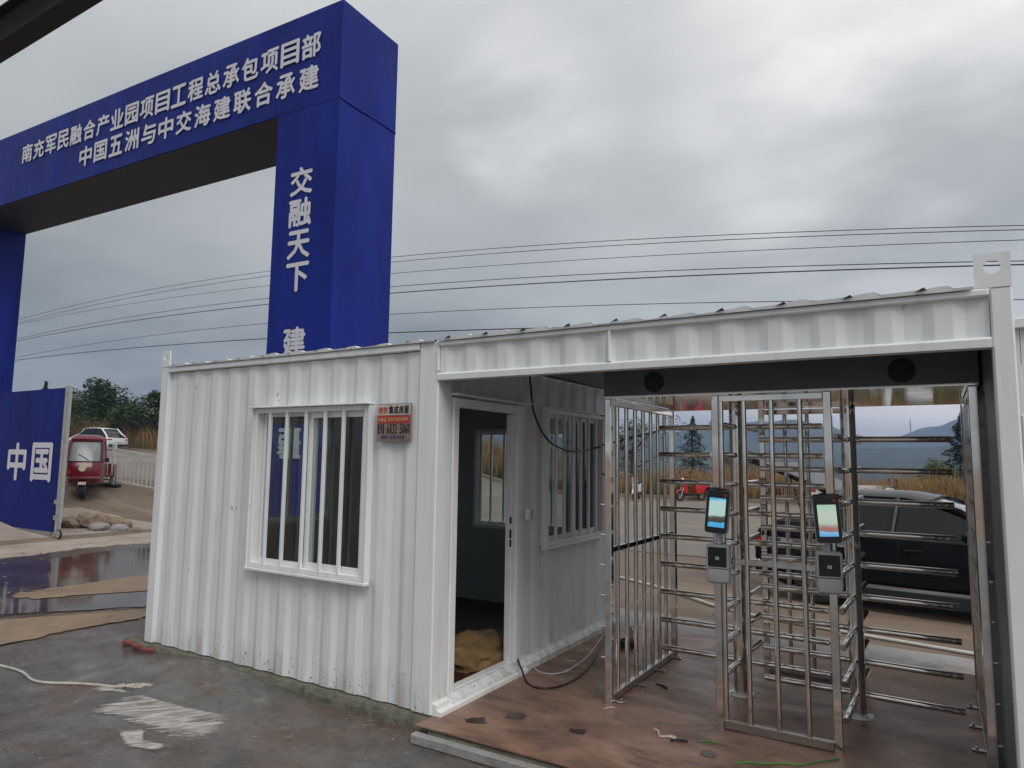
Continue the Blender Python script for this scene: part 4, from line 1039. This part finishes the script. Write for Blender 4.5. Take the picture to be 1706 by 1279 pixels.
def car(name, label, loc, rot, paint, Lc=4.45, Wd=1.82, Hc=1.45, hatch=False, group=None):
    """local x forward, origin on the ground at the rear axle side centre"""
    t = thing(name, label, 'car', loc, group, rot, True); hw = Wd/2
    xr, xf, R0 = .82, Lc-.88, .36
    zb = .90 if not hatch else .86
    prof = [(0.10, .26)] + [(xr-R0-.01, .16)] + arc(xr, .30, R0, PI, 0, 10) + arc(xf, .30, R0, PI, 0, 10) + [(Lc-.08, .18), (Lc, .36), (Lc-.01, .58), (Lc-.12, .74), (Lc-.55, .86), (Lc-1.25, zb+.04), (Lc-1.3, zb+.05), (.30, zb+.07), (.06, zb+.02), (0, .72), (.03, .5)]
    bd = part('body', MB().prism(prof, -hw, hw, 'y', .07), paint, t, True)
    # greenhouse
    def gr(x, wz, z): return [(x, -wz, z), (x, wz, z)]
    xB = .12 if not hatch else .16
    kx = (Lc-1.08)/3.42
    st_ = [(xB, zb+.05, hw-.10), (.42*kx, zb+.28, hw-.17), (.95*kx, Hc-.05, hw-.25), (1.45*kx, Hc-.012, hw-.26), (2.1*kx, Hc-.02, hw-.27), (2.55*kx, Hc-.10, hw-.24), (3.05*kx, zb+.24, hw-.16), (Lc-1.08, zb+.04, hw-.08)]
    m_ = MB(); rings = []
    for x, z, w in st_:
        rings.append([(x, -hw+.06, zb+.04), (x, -w, z-.03 if z-.03 > zb+.04 else zb+.045), (x, -w+.10, z), (x, w-.10, z), (x, w, z-.03 if z-.03 > zb+.04 else zb+.045), (x, hw-.06, zb+.04)])
    if hatch: rings = rings[2:]
    m_.loft(rings)
    part('glazing', m_, M['glassdark'], t, True)
    # windscreen as its own sheet, proud of the glasshouse
    tx, tz, bx_, bz_ = 2.44*kx, Hc-.085, Lc-1.02, zb+.07
    m_ = MB(); rw_ = []
    for k in range(6):
        f_ = k/5; x_ = tx+(bx_-tx)*f_; z_ = tz+(bz_-tz)*f_+.05*math.sin(PI*f_)+.012; w_ = (hw-.27)+(.19)*f_
        rw_.append([(x_-.05*abs(j/4-1)**2, w_*(j/4-1), z_-.02*abs(j/4-1)**2) for j in range(9)])
    m_.loft(rw_, False, False); part('windscreen', m_, M['windscreen'], t, True)
    # roof skin
    m_ = MB(); rs_ = []
    for x, z, w in ((.84, Hc-.07, hw-.24), (.95, Hc-.035, hw-.235), (1.45, Hc+.003, hw-.245), (2.1, Hc-.005, hw-.255), (2.45, Hc-.055, hw-.24)):
        x *= kx; rs_.append([(x, -w-.012, z-.045), (x, -w+.08, z), (x, 0, z+.02), (x, w-.08, z), (x, w+.012, z-.045), (x, 0, z-.03)])
    m_.loft(rs_); part('roof', m_, paint, t, True)
    for s_ in (-1, 1):
        P_ = [(2.42, Hc-.085, hw-.235), (2.78, zb+.36, hw-.19), (3.05, zb+.22, hw-.145), (max(3.07, Lc-1.06) if Lc > 4.1 else (Lc-1.06), zb+.05, hw-.065)]
        part('pillar', MB().tube([(x*(kx if x < 3.06 else 1), s_*w, z) for x, z, w in P_], .034, 8), paint, t, True)
        for x0 in (1.05, 2.02)[0 if not hatch else 0:]:
            part('pillar', MB().tube([(x0*kx, s_*(hw-.235), Hc-.06), (x0*kx-.05, s_*(hw-.05), zb+.06)], .03, 6), M['black'], t, True)
        if not hatch: part('pillar', MB().tube([(.92, s_*(hw-.235), Hc-.06), (.45, s_*(hw-.16), zb+.27), (.2, s_*(hw-.09), zb+.06)], .06, 6), paint, t, True)
        # door shut lines
        for x0 in (1.08*kx, 2.05*kx, 3.02*kx):
            part('door_gap', MB().box(x0, x0+.010, s_*(hw+.0005)-.003, s_*(hw+.0005)+.003, .36, zb+.0), M['black'], t)
        for x0 in (1.22*kx, 2.12*kx):
            part('door_handle', MB().box(x0, x0+.20, s_*(hw+.018)-.014, s_*(hw+.018)+.014, zb-.13, zb-.10, .008), paint, t)
        part('sill_trim', MB().box(1.25, xf-.42, s_*(hw-.005)-.01, s_*(hw-.005)+.014, .12, .27, .008), M['matblack'], t)
        mi = MB(); r_ = bmesh.ops.create_icosphere(mi.bm, subdivisions=2, radius=1); bmesh.ops.transform(mi.bm, matrix=Matrix.Translation((Lc-1.52, s_*(hw+.12), zb+.10)) @ Matrix.Diagonal((.07, .11, .07, 1)), verts=r_['verts'])
        part('mirror', mi, paint, t, True)
        part('tail_light', MB().box(-.012, .20, s_*(hw-.16)-.17, s_*(hw-.16)+.165, zb-.16, zb-.06, .02), M['redlamp'], t)
        part('headlight', MB().box(Lc-.28, Lc-.03, s_*(hw-.17)-.12, s_*(hw-.17)+.13, .62, .72, .02), M['lampglass'], t)
        part('arch_trim', MB().loft([[(cx_+q*math.cos(a), s_*(hw+.001), .33+q*math.sin(a)) for q in (R0, R0+.05)]+[(cx_+q*math.cos(a), s_*(hw-.03), .33+q*math.sin(a)) for q in (R0+.05, R0)] for cx_ in (xr,) for a in [PI*k/12 for k in range(13)]]), M['black'], t)
        part('arch_trim', MB().loft([[(xf+q*math.cos(a), s_*(hw+.001), .33+q*math.sin(a)) for q in (R0, R0+.05)]+[(xf+q*math.cos(a), s_*(hw-.03), .33+q*math.sin(a)) for q in (R0+.05, R0)] for a in [PI*k/12 for k in range(13)]]), M['black'], t)
        wheel(t, xr, s_*(hw-.12), .33, .22, s_); wheel(t, xf, s_*(hw-.12), .33, .22, s_)
    part('rear_plate', MB().box(-.016, -.004, -.22, .22, .62, .74), M['whiteclean'], t)
    part('rear_bumper', MB().box(-.03, .12, -hw+.1, hw-.1, .30, .44, .03), M['black'], t)
    if hatch:
        A = Vector((.95, 0, Hc-.02)); B = Vector((.02, 0, Hc+.36)); d_ = (B-A).normalized(); n_ = Vector((-d_.z, 0, d_.x))
        ang = -math.atan2(d_.z, d_.x)
        Mx_ = Matrix.Translation(A) @ Matrix.Rotation(ang, 4, 'Y')
        tg = part('tailgate', MB().box(0, .98, -hw+.16, hw-.16, -.03, .03, .015, Mx_), M['carblack'], t, label='raised tailgate')
        part('tailgate_glass', MB().box(.08, .62, -hw+.24, hw-.24, .031, .038, .003, Mx_), M['glassdark'], tg)
        for s_ in (-1, 1): part('gas_strut', MB().tube([(.62, s_*(hw-.2), zb+.15), Vector(A+(B-A)*.55)+Vector((0, s_*(hw-.2), 0))], .012, 6), M['black'], t)
        part('boot_interior', MB().box(.2, .9, -hw+.18, hw-.18, zb+.06, zb+.12), M['matblack'], t)
        part('spoiler', MB().box(.96, 1.10, -hw+.2, hw-.2, -.04, .05, .015, Mx_), M['black'], tg)
    return t
car('parked_car', 'black hatchback with raised tailgate parked behind the turnstile', (.88, 6.88, -.08), math.radians(-8), M['carblack'], 3.98, 1.80, 1.40, True)
wa = Vector((-49.7, 25.8)); car('parked_car', 'white car stopped beyond the railing in front of the dry reeds', (wa.x, wa.y-.6, H(wa.x, wa.y)+.02), math.radians(196), M['carwhite'], 4.6, 1.88, 1.68)

def tricycle():
    t = thing('cargo_tricycle', 'dark red three wheeled cargo tricycle cab seen between the gate leaf and the cabin', 'tricycle', (-17.0, 6.38, H(-17.0, 6.38)), None, math.radians(-33), True)
    # local x forward. horizontal superellipse sections
    def sec(z, xf_, xb, w, p=.5, n=36):
        out = []
        for k in range(n):
            a = 2*PI*k/n; c_, s_ = math.cos(a), math.sin(a)
            xx = (xf_ if c_ > 0 else -xb)*abs(c_)**p; out.append((xx, .80*w*math.copysign(abs(s_)**p, s_), z))
        return out
    WS = .80
    S_ = [(.38, .55, .7, .40), (.42, .66, .75, .50), (.60, .74, .78, .54), (.80, .75, .78, .545), (.92, .70, .78, .545), (1.0, .665, .78, .54)]
    part('cab_body', MB().loft([sec(*q) for q in S_]), M['carred'], t, True)
    S2 = [(1.0, .655, .76, .525), (1.25, .56, .76, .51), (1.48, .44, .76, .48), (1.56, .38, .76, .46)]
    part('windscreen', MB().loft([sec(*q) for q in S2]), simple('sky_grey_windscreen', (.24, .26, .26), .28, 0, .12, 2, 0, 0, .6), t, True)  # light grey base colour stands in for the sky reflected in the glass
    S3 = [(1.54, .44, .80, .50), (1.60, .45, .82, .50), (1.68, .36, .78, .44), (1.72, .2, .6, .28)]
    part('cab_roof', MB().loft([sec(*q) for q in S3]), M['carred'], t, True)
    for s_ in (-1, 1):
        part('pillar', MB().tube([(.52, s_*.40, .99), (.44, s_*.39, 1.25), (.33, s_*.37, 1.55)], .035, 8), M['carred'], t, True)
        part('pillar', MB().tube([(-.1, s_*.43, .99), (-.1, s_*.39, 1.55)], .03, 8), M['carred'], t, True)
        part('mirror', MB().tube([(.52, s_*.43, 1.05), (.58, s_*.53, 1.03)], .018, 8)  .box(.55, .59, s_*.53-.04, s_*.53+.04, .98, 1.10, .01), M['black'], t)
        part('fog_lamp', MB().cone((.66, s_*.32, .72), (.71, s_*.32, .72), .055, .05, 16), M['redlamp'], t, True)
    part('wiper', MB().tube([(.66, .1, 1.03), (.60, -.15, 1.2)], .008, 6), M['black'], t)
    part('trim_band', MB().loft([sec(.985, .69, .785, .548), sec(1.01, .685, .785, .545)]), M['black'], t, True)
    part('headlamp', MB().cone((.70, -.02, .82), (.765, -.02, .82), .10, .085, 24), M['lampglass'], t, True)
    part('nose_bumper', MB().loft([sec(.52, .80, .3, .50), sec(.56, .84, .3, .52), sec(.60, .80, .3, .50)]), M['carred'], t, True)
    part('mudguard', MB().loft([[(.45+q*math.cos(a), y, .28+q*math.sin(a)) for q, y in ((.33, -.09), (.35, -.09), (.35, .09), (.33, .09))] for a in [PI*.1+PI*.8*k/10 for k in range(11)]]), M['carred'], t)
    wheel(t, .45, 0, .27, .14, 1); wheel(t, -1.9, -.5, .27, .14, -1); wheel(t, -1.9, .5, .27, .14, 1)
    part('seat', MB().box(-.5, -.1, -.35, .35, .75, .85, .04), M['matblack'], t); part('seat_back', MB().box(-.58, -.48, -.35, .35, .82, 1.3, .04), M['grey'], t)
    part('handlebar', MB().tube([(.22, -.3, 1.12), (.28, 0, 1.05), (.22, .3, 1.12)], .018, 8), M['black'], t, True)
    bd = MB().box(-2.4, -.85, -.6, .6, .55, .60, .01); bd.box(-2.4, -.85, -.6, -.57, .6, .9); bd.box(-2.4, -.85, .57, .6, .6, .9); bd.box(-2.4, -2.37, -.57, .57, .6, .9)
    part('cargo_bed', bd, M['carred'], t)
tricycle()

def scooter(label, loc, rot, paint, grp='scooters at the far side of the road', sc=1):
    t = thing('scooter', label, 'scooter', loc, grp, rot, True); t.scale = (sc, sc, sc)
    wheel(t, 0, 0, .22, .10, 1); wheel(t, 1.2, 0, .22, .10, 1)
    part('fairing', MB().prism([(.98, .30), (1.10, .42), (1.02, 1.0), (.94, 1.02), (.88, .60), (.82, .34)], -.12, .12, 'y', .04), paint, t, True)
    part('footboard', MB().box(.30, .88, -.15, .15, .26, .33, .02), M['black'], t)
    part('rear_body', MB().prism([(-.30, .52), (-.20, .40), (.25, .30), (.42, .34), (.46, .66), (.1, .72), (-.28, .70)], -.14, .14, 'y', .04), paint, t, True)
    part('seat', MB().prism([(-.25, .715), (.48, .68), (.48, .76), (.2, .80), (-.25, .82)], -.13, .13, 'y', .03), M['matblack'], t, True)
    part('front_fork', MB().tube([(1.2, .07, .22), (1.06, .07, .6)], .022, 8).tube([(1.2, -.07, .22), (1.06, -.07, .6)], .022, 8), M['galv'], t, True)
    part('mudguard', MB().prism(arc(1.2, .22, .27, .3, 2.6, 8)+arc(1.2, .22, .245, 2.6, .3, 8), -.06, .06, 'y'), paint, t)
    part('handlebar', MB().tube([(.88, -.33, 1.06), (.98, -.1, 1.02), (.98, .1, 1.02), (.88, .33, 1.06)], .018, 8), M['black'], t, True)
    for s_ in (-1, 1): part('mirror', MB().tube([(.9, s_*.28, 1.06), (.92, s_*.34, 1.24)], .008, 6).box(.91, .93, s_*.34-.05, s_*.34+.05, 1.20, 1.28, .005), M['black'], t)
    part('headlight', MB().cone((1.04, 0, .93), (1.12, 0, .92), .08, .06, 16), M['lampglass'], t, True)
    part('grab_rail', MB().tube([(-.1, .12, .80), (-.36, .10, .86), (-.36, -.10, .86), (-.1, -.12, .80)], .014, 6), M['black'], t, True)
    part('tail_light', MB().box(-.34, -.29, -.08, .08, .60, .68, .01), M['redlamp'], t)
    return t
scooter('red scooter parked at the far road edge before the reeds', (-5.95, 26.7, H(-6.3, 26.5)+.01), math.radians(-122), M['red'])
scooter('white scooter seen end-on through the left side panel bars', (-8.6, 26.0, H(-8.6, 26)+.01), math.radians(-78), M['carwhite'])
scooter('white and red scooter on the verge beyond the black car roof', (2.6, 20.9, H(2, 21)+.01), math.radians(200), M['carwhite'])
bn = thing('roadside_banner', 'low white banner with red print at the road edge beyond the black car', 'banner', (.2, 26.4, GZ))
part('banner_cloth', MB().box(-1.6, 1.5, 26.38, 26.40, .35, .80), M['whiteclean'], bn)
for i_ in range(9): part('red_mark', MB().box(-1.45+.32*i_, -1.45+.32*i_+(.2, .14, .22)[i_ % 3], 26.373, 26.378, .47+.03*(i_ % 2), .68-.04*(i_ % 3)), M['printred'], bn)
for x in (-1.6, -.05, 1.5): part('stake', MB().box(x-.02, x+.02, 26.40, 26.44, GZ, .85), M['galv'], bn)

# rubble heap by the gate
rb = random.Random(77)
spots = [(-13.9, 4.6, .22), (-13.6, 4.9, .26), (-13.2, 4.8, .16), (-14.2, 5.0, .2), (-13.3, 5.3, .2), (-12.9, 5.1, .13), (-13.75, 5.35, .17), (-12.7, 5.4, .10)]
labs = ['largest brown slab of broken concrete behind the gate castor', 'tilted broken concrete lump behind the gate leaf edge', 'small pale lump at the right end of the rubble', 'brown lump half hidden by the gate frame', 'muddy lump at the back of the rubble', 'white-faced stone at the right of the rubble', 'middle lump at the back of the rubble heap', 'smallest stone lying apart from the rubble on the road side']
for (x, y, r), lb in zip(spots, labs):
    m_ = MB(); q = bmesh.ops.create_icosphere(m_.bm, subdivisions=2, radius=r)
    for v in m_.bm.verts: v.co = Vector((v.co.x*1.5, v.co.y, v.co.z*.7))*(1+.75*MN.noise(v.co*3.6+Vector((x*3, y, 0))))
    m_.xf(Matrix.Translation((x, y, H(x, y)+r*.38)) @ Matrix.Rotation(rb.random()*3, 4, 'Z'))
    single('rubble_stone', m_, M['rubble'] if 'white' not in lb and 'pale' not in lb else M['apron'], lb, 'stone', 'rubble stones by the gate')
# white pipe on the ground behind the passage
single('pipe', MB().tube(spline([(-2.6, 7.0, GZ+.02), (-1.44, 6.3, GZ+.02), (-.3, 5.6, GZ+.03), (.7, 4.85, GZ+.02), (1.8, 4.5, GZ+.02), (3.3, 4.2, GZ+.02)]), .018, 8), M['whitewire'], 'thin white pipe lying on the brown ground behind the turnstile', 'pipe', smooth=True)
# second cabin at the right edge
sc2 = thing('portable_cabin', 'white portable cabin with a window, just visible at the right edge', 'portable cabin', (4.6, 6.0, GZ))
part('front_wall', MB().box(3.80, 7.0, 6.0, 6.04, GZ, 3.25), M['white'], sc2)
part('side_wall', MB().box(3.74, 3.79, 5.98, 9.5, GZ, 3.25), M['white'], sc2); part('roof', MB().box(3.68, 7.1, 5.9, 9.6, 3.25, 3.37, .01), M['white'], sc2)
wn_ = part('window', MB().box(3.76, 5.0, 5.96, 5.995, .98, 2.26, .01), M['whiteclean'], sc2); part('pane', MB().box(3.80, 4.96, 5.945, 5.958, 1.05, 2.15), M['glassdark'], wn_)

# ------------------------------------------------------------------ vegetation
def leaves(m_, cx, cy, cz, rx, ry, rz, n, s, rnd, shell=.55, shape=None):
    bm = m_.bm
    for i in range(n):
        while True:
            p = Vector((rnd.uniform(-1, 1), rnd.uniform(-1, 1), rnd.uniform(-1, 1)))
            if shell*rnd.random() < p.length <= 1: break
        c_ = Vector((cx+p.x*rx, cy+p.y*ry, cz+p.z*rz)); a = rnd.random()*6.28; b = rnd.uniform(-1, 1)
        u = Vector((math.cos(a), math.sin(a), b*.7)).normalized()*s*rnd.uniform(.6, 1.3)
        w = Vector((-math.sin(a), math.cos(a), rnd.uniform(-.8, .8))).normalized()*s*.5*rnd.uniform(.6, 1.2)
        bm.faces.new([bm.verts.new(c_+q) for q in (-u*.5, w*.5, u*.5, -w*.5)])
def tree(label, x, y, h, cr, kind='round', seed=0, dens=1.0, mat='leaf', leaf=.30, grp='trees beyond the road', low=.25):
    z0 = H(x, y)-.05; rnd = random.Random(seed)
    t = thing('tree' if kind != 'cone' else 'cypress_tree', label, 'tree', (x, y, z0), grp)
    m_ = MB(); top = h*(.62 if kind == 'round' else .9)
    ax = [(x, y, z0), (x+.05*h*rnd.uniform(-1, 1)*.4, y, z0+top*.4), (x+.03*h*rnd.uniform(-1, 1), y, z0+top)]
    m_.tube(ax, 0, 8, True, [h*.032, h*.024, h*.008])
    tips = []
    if kind == 'round':
        nb = 9
        for k in range(nb):
            a = 2*PI*k/nb+rnd.uniform(-.4, .4); b0_ = Vector(ax[1]).lerp(Vector(ax[2]), rnd.uniform(-.5, .8)); L_ = cr*rnd.uniform(.5, .95)
            tip = b0_+Vector((math.cos(a)*L_, math.sin(a)*L_, h*rnd.uniform(.04, .32)))
            m_.tube([b0_, b0_.lerp(tip, .5)+Vector((0, 0, .1)), tip], 0, 5, True, [h*.014, h*.009, h*.003]); tips.append(tip)
    part('trunk', m_, M['bark'], t, True)
    m_ = MB()
    if kind == 'round':
        for tip in tips+[Vector((x, y, z0+h*.82)), Vector((x+cr*.2, y, z0+h*.70))]:
            for j in range(3):
                c_ = tip+Vector((rnd.uniform(-.3, .3)*cr, rnd.uniform(-.3, .3)*cr, rnd.uniform(-.10, .10)*h)); r_ = cr*rnd.uniform(.22, .42)
                c_.z = min(c_.z, z0+h-r_*.6)
                leaves(m_, c_.x, c_.y, c_.z, r_, r_, r_*.75, int(150*dens), leaf, rnd)
        leaves(m_, x, y, z0+h*.5, cr*.85, cr*.85, h*.33, int(900*dens), leaf, rnd)
    elif kind == 'cone':
        for k in range(int(2600*dens)):
            f_ = rnd.random()**.75; z = z0+h*(low+(1-low)*(1-f_)) if False else z0+h*(.06+.94*(1-f_)); rr = cr*(f_**.8)*(1+.28*math.sin(z*7/h*6+rnd.random()))*rnd.random()**.4
            a = rnd.random()*6.28
            leaves(m_, x+rr*math.cos(a), y+rr*math.sin(a), z, .05, .05, .05, 1, leaf, rnd, 0)
    c_ = part('crown', m_, M[mat], t); return t
tree('broad dark tree above the white car, left of the gap in the tree line', -63.5, 31, 6.3, 3.6, seed=1, dens=1.7, grp='trees on the left verge', leaf=.42)
tree('dark tree at the right of the gap, beside the cabin corner', -54.0, 30.4, 5.8, 3.4, seed=2, dens=1.7, grp='trees on the left verge', leaf=.42)
tree('low dark tree filling the left side behind the gate leaf top', -70.0, 32, 5.4, 4.2, seed=3, dens=1.5, grp='trees on the left verge', leaf=.42)
tree('slim tree tip showing just above the blue gate leaf', -67.5, 27.9, 5.9, 1.0, 'cone', seed=4, grp='trees on the left verge', leaf=.3)
tree('dark tree partly hidden behind the cabin corner', -49.0, 33, 6.3, 4.0, seed=6, dens=1.7, grp='trees on the left verge', leaf=.42)
tree('loose leafy tree seen through the left side panel', -10.6, 30.2, 4.3, 1.9, seed=5, dens=.45, mat='leaf', leaf=.17)
tree('second loose tree hidden partly by the rear cabin post', -12.8, 31, 4.6, 1.9, seed=15, dens=.45, mat='leaf', leaf=.17)
tree('pointed dark conifer between the reeds and the hills', -15.1, 55.8, 5.9, 1.65, 'cone', seed=7, mat='leafcon', leaf=.26)
tree('small round tree right of the pointed conifer', -15.3, 67.8, 4.0, 1.5, seed=8, leaf=.22, dens=.5)
tree('green tree behind the raised tailgate', -12.2, 62, 3.9, 2.6, seed=9, leaf=.26, dens=.6)
tree('tall dark tree at the right end of the reeds', 4.3, 43.6, 4.8, 1.5, 'cone', seed=10, mat='leafcon', leaf=.24, dens=1.4)
tree('tall dark tree standing behind the one at the right end', 5.6, 45.5, 5.6, 1.9, 'cone', seed=11, mat='leafcon', leaf=.24, dens=1.4)
tree('bright green shrub at the foot of the tall dark tree', 2.7, 38.5, 2.1, 1.2, seed=12, mat='leafsh', leaf=.14, dens=.5)

def reeds(name, label, boxes, mat, seed, hmin, hmax, w):
    rnd = random.Random(seed); vs = []; fs = []
    for (x0, x1, y0, y1, n, hs) in boxes:
        for i in range(n):
            x, y = rnd.uniform(x0, x1), rnd.uniform(y0, y1)
            clump = .72+.5*MN.noise(Vector((x*.55, y*.55, seed)))+.25*MN.noise(Vector((x*1.9, y*1.9, seed)))
            h_ = rnd.uniform(hmin, hmax)*hs*clump; z = H(x, y); a = rnd.random()*6.28; lean = rnd.uniform(0, .45)*h_
            b = rnd.random()*6.28; ww = w*rnd.uniform(.6, 1.4)*(1+y/90); cx_, cy_ = math.cos(a)*ww, math.sin(a)*ww; lx, ly = math.cos(b)*lean, math.sin(b)*lean
            k = len(vs)
            vs += [(x-cx_, y-cy_, z), (x+cx_, y+cy_, z), (x+cx_*.7+lx*.35, y+cy_*.7+ly*.35, z+h_*.6), (x-cx_*.7+lx*.35, y-cy_*.7+ly*.35, z+h_*.6), (x+lx, y+ly, z+h_)]
            fs += [(k, k+1, k+2, k+3), (k+3, k+2, k+4)]
    me = bpy.data.meshes.new(name); me.from_pydata(vs, [], fs); me.materials.append(mat)
    o = bpy.data.objects.new(name, me); C.objects.link(o); o['kind'] = 'stuff'; o['label'] = label
    return o
reeds('dry_reeds', 'tall tan reeds along the far side of the road', [(-80, -30, 27.4, 32, 22000, 1.75), (-30, -12, 27.4, 31, 16000, 1.35), (-12, 1.2, 27.4, 30.5, 15000, .80), (-9, -3.0, 28.5, 31.5, 5000, 1.05), (-1, 9, 24, 28.5, 10000, .62), (1.0, 9, 24.5, 28.5, 9000, .92)], M['reed'], 3, 1.0, 1.9, .014)
reeds('undergrowth', 'green and brown undergrowth between the reeds', [(-80, -30, 27.2, 31, 7000, 1.0), (-30, 1.5, 27.2, 31, 12000, .55), (.5, 9, 23.6, 28.5, 7000, .55), (-14, 5, 31, 50, 9000, .5)], M['reedg'], 4, .5, 1.4, .02)

# ------------------------------------------------------------------ hills, far houses
def azel(px): a = .551-math.atan((px-853)/1147); return a
def hill(name, R_, prof, base, depth, seed, n=220, rows_=14):
    """ridge with relief: crest at radius R_, slope falling towards the viewer"""
    m_ = MB(); grid = []
    A = [p[0] for p in prof]; a0, a1 = A[0], A[-1]
    for i in range(n+1):
        a = a0+(a1-a0)*i/n; top = lerp(a, prof)*R_
        colm = []
        for j in range(rows_+1):
            f_ = j/rows_; r = R_-depth*(1-f_)
            z = base+(top-base)*(f_**1.3)
            z += (MN.noise(Vector((a*34+seed, f_*4, 0)))*.16+MN.noise(Vector((a*110+seed, f_*9, 3)))*.05)*(top-base)*(.35+.65*math.sin(PI*min(f_, .999)))
            colm.append((2.9-math.sin(a)*r, -3.8+math.cos(a)*r, z))
        colm.append((2.9-math.sin(a)*(R_+depth*.8), -3.8+math.cos(a)*(R_+depth*.8), base))
        grid.append(colm)
    V = [[m_.bm.verts.new(p) for p in c_] for c_ in grid]
    for A_, B_ in zip(V, V[1:]):
        for k in range(len(A_)-1): m_.bm.faces.new((A_[k], B_[k], B_[k+1], A_[k+1]))
    return struct(name, m_, M['hill'], True)
hz = lambda px: 761.6+.0129*(px-853)
def P_(px, y): a = math.atan((px-853)/1147); return (.551-a, (hz(px)-y)/1147*math.cos(a))
ridge = sorted([P_(px, y) for px, y in ((-400, 735), (200, 725), (700, 722), (1000, 725), (1125, 718), (1180, 710), (1236, 701), (1300, 698), (1343, 699), (1360, 706), (1387, 709), (1427, 722), (1470, 738), (1560, 748), (1700, 750), (2300, 742))])
hill('hills', 1000, ridge, -27, 380, 3)
ridge2 = sorted([P_(px, y) for px, y in ((900, 745), (1200, 742), (1400, 735), (1500, 725), (1538, 712), (1566, 708), (1588, 698), (1620, 690), (1700, 682), (1900, 690), (2300, 700))])
hill('hills', 1400, ridge2, -27, 330, 11)
ridge3 = sorted([P_(px, y) for px, y in ((600, 755), (1100, 752), (1300, 748), (1420, 746), (1520, 742), (1640, 738), (1900, 745), (2300, 750))])
hill('hills', 640, ridge3, -27, 190, 19)
rnd = random.Random(41)
hp = sorted([(1436, 640), (1449, 700), (1474, 655), (1468, 600), (1500, 720), (1529, 640), (1517, 590), (1562, 700), (1590, 650), (1290, 640), (1320, 660), (1250, 620)])
for i, (px, dd) in enumerate(hp):
    a = .551-math.atan((px-853)/1147); x, y = 2.9-math.sin(a)*dd, -3.8+math.cos(a)*dd
    z = H(x, y); w, dp, h_ = rnd.uniform(8, 15), rnd.uniform(7, 10), rnd.uniform(5, 9)+5
    t = thing('far_house', 'distant pale village house, %s from the left in the hazy valley' % ('first', 'second', 'third', 'fourth', 'fifth', 'sixth', 'seventh', 'eighth', 'ninth', 'tenth', 'eleventh', 'last')[i], 'house', (x, y, z), 'pale houses far off in the valley')
    part('wall', MB().box(x-w/2, x+w/2, y-dp/2, y+dp/2, z, z+h_), M['house'], t)
    part('roof', MB().prism([(x-w/2-.4, z+h_), (x+w/2+.4, z+h_), (x, z+h_+2.2)], y-dp/2-.4, y+dp/2+.4, 'y'), M['houseroof'], t)
py = thing('pylon', 'thin mast rising on the horizon between the hills', 'mast', (-20.5, 900, -27))
part('mast', MB().tube([(-20.5, 900, -27), (-20.5, 900, 52)], 0, 6, True, [1.0, .45]), M['pylon'], py)
part('cross_arm', MB().box(-22, -19, 899.7, 900.3, 44, 44.5), M['pylon'], py)

# ------------------------------------------------------------------ overhead lines with their poles
WR = [[(-64.57, 13.0), (-31.9, 13.385), (-21.855, 12.241), (-.915, 10.123), (5.756, 9.874)],
      [(-64.5, 12.68), (-31.9, 13.1), (-21.84, 11.87), (.948, 9.83), (5.745, 9.67)],
      [(-64.5, 12.57), (-31.8, 12.38), (-21.82, 11.484), (-5.488, 9.889), (4.4, 9.287), (5.725, 9.283)],
      [(-64.5, 11.305), (-31.8, 11.584), (-21.785, 10.53), (4.26, 8.506), (5.68, 8.472)],
      [(-64.4, 11.145), (-31.8, 11.087), (-21.776, 10.297), (4.253, 8.36), (5.67, 8.33)],
      [(-64.3, 9.665), (-31.8, 9.996), (-21.73, 9.169), (-4.969, 7.82), (5.62, 7.283)],
      [(-64.5, 9.422), (-31.9, 9.028), (-21.69, 8.182), (-9.58, 7.286), (5.575, 6.463)]]
wl_ = ['topmost', 'second highest', 'third highest', 'fourth highest', 'thicker fifth', 'sixth and slightly sagging', 'lowest']
for i, w in enumerate(WR):
    # parabola through the measured points
    n = len(w); Sx = [sum(p[0]**k for p in w) for k in range(5)]; T_ = [sum(p[1]*p[0]**k for p in w) for k in range(3)]
    A_ = Matrix(((Sx[0], Sx[1], Sx[2]), (Sx[1], Sx[2], Sx[3]), (Sx[2], Sx[3], Sx[4]))); c_ = A_.inverted() @ Vector(T_)
    pts = [(x, 24, c_[0]+c_[1]*x+c_[2]*x*x) for x in [-68+k*2.2 for k in range(38)]]
    single('power_line', MB().tube(pts, (.016, .016, .014, .018, .026, .016, .028)[i], 5), M['black'], 'the %s of seven overhead lines crossing the sky' % wl_[i], 'power line', 'overhead lines', smooth=True)
for x, lab in ((-68.2, 'utility pole carrying the lines far to the left'), (13.6, 'utility pole carrying the lines to the right')):
    z0 = H(x, 24); up = thing('utility_pole', lab, 'utility pole', (x, 24, z0), 'utility poles')
    part('pole', MB().tube([(x, 24, z0), (x, 24, 13.2 if x < 0 else 10.6)], 0, 12, True, [.16, .10]), M['concrete'], up, True)
    for z in ((12.6, 11.2, 9.6) if x < 0 else (9.7, 8.4, 6.9)): part('cross_arm', MB().box(x-.05, x+.05, 23.1, 24.9, z, z+.09), M['galv'], up)

# ------------------------------------------------------------------ haze
hzb = MB().box(-2050, 2050, -300, 2450, -58, 100)
ho = struct('haze', hzb, bpy.data.materials.new('haze_air')); ho['kind'] = 'stuff'; ho['label'] = 'thin blue valley haze'
hm = ho.data.materials[0]; hm.use_nodes = True; nt = hm.node_tree; nt.nodes.clear()
pv = nt.nodes.new('ShaderNodeVolumePrincipled'); ou = nt.nodes.new('ShaderNodeOutputMaterial'); nt.links.new(pv.outputs[0], ou.inputs['Volume'])
pv.inputs['Color'].default_value = (.46, .64, .98, 1); pv.inputs['Density'].default_value = .00072; pv.inputs['Anisotropy'].default_value = .2
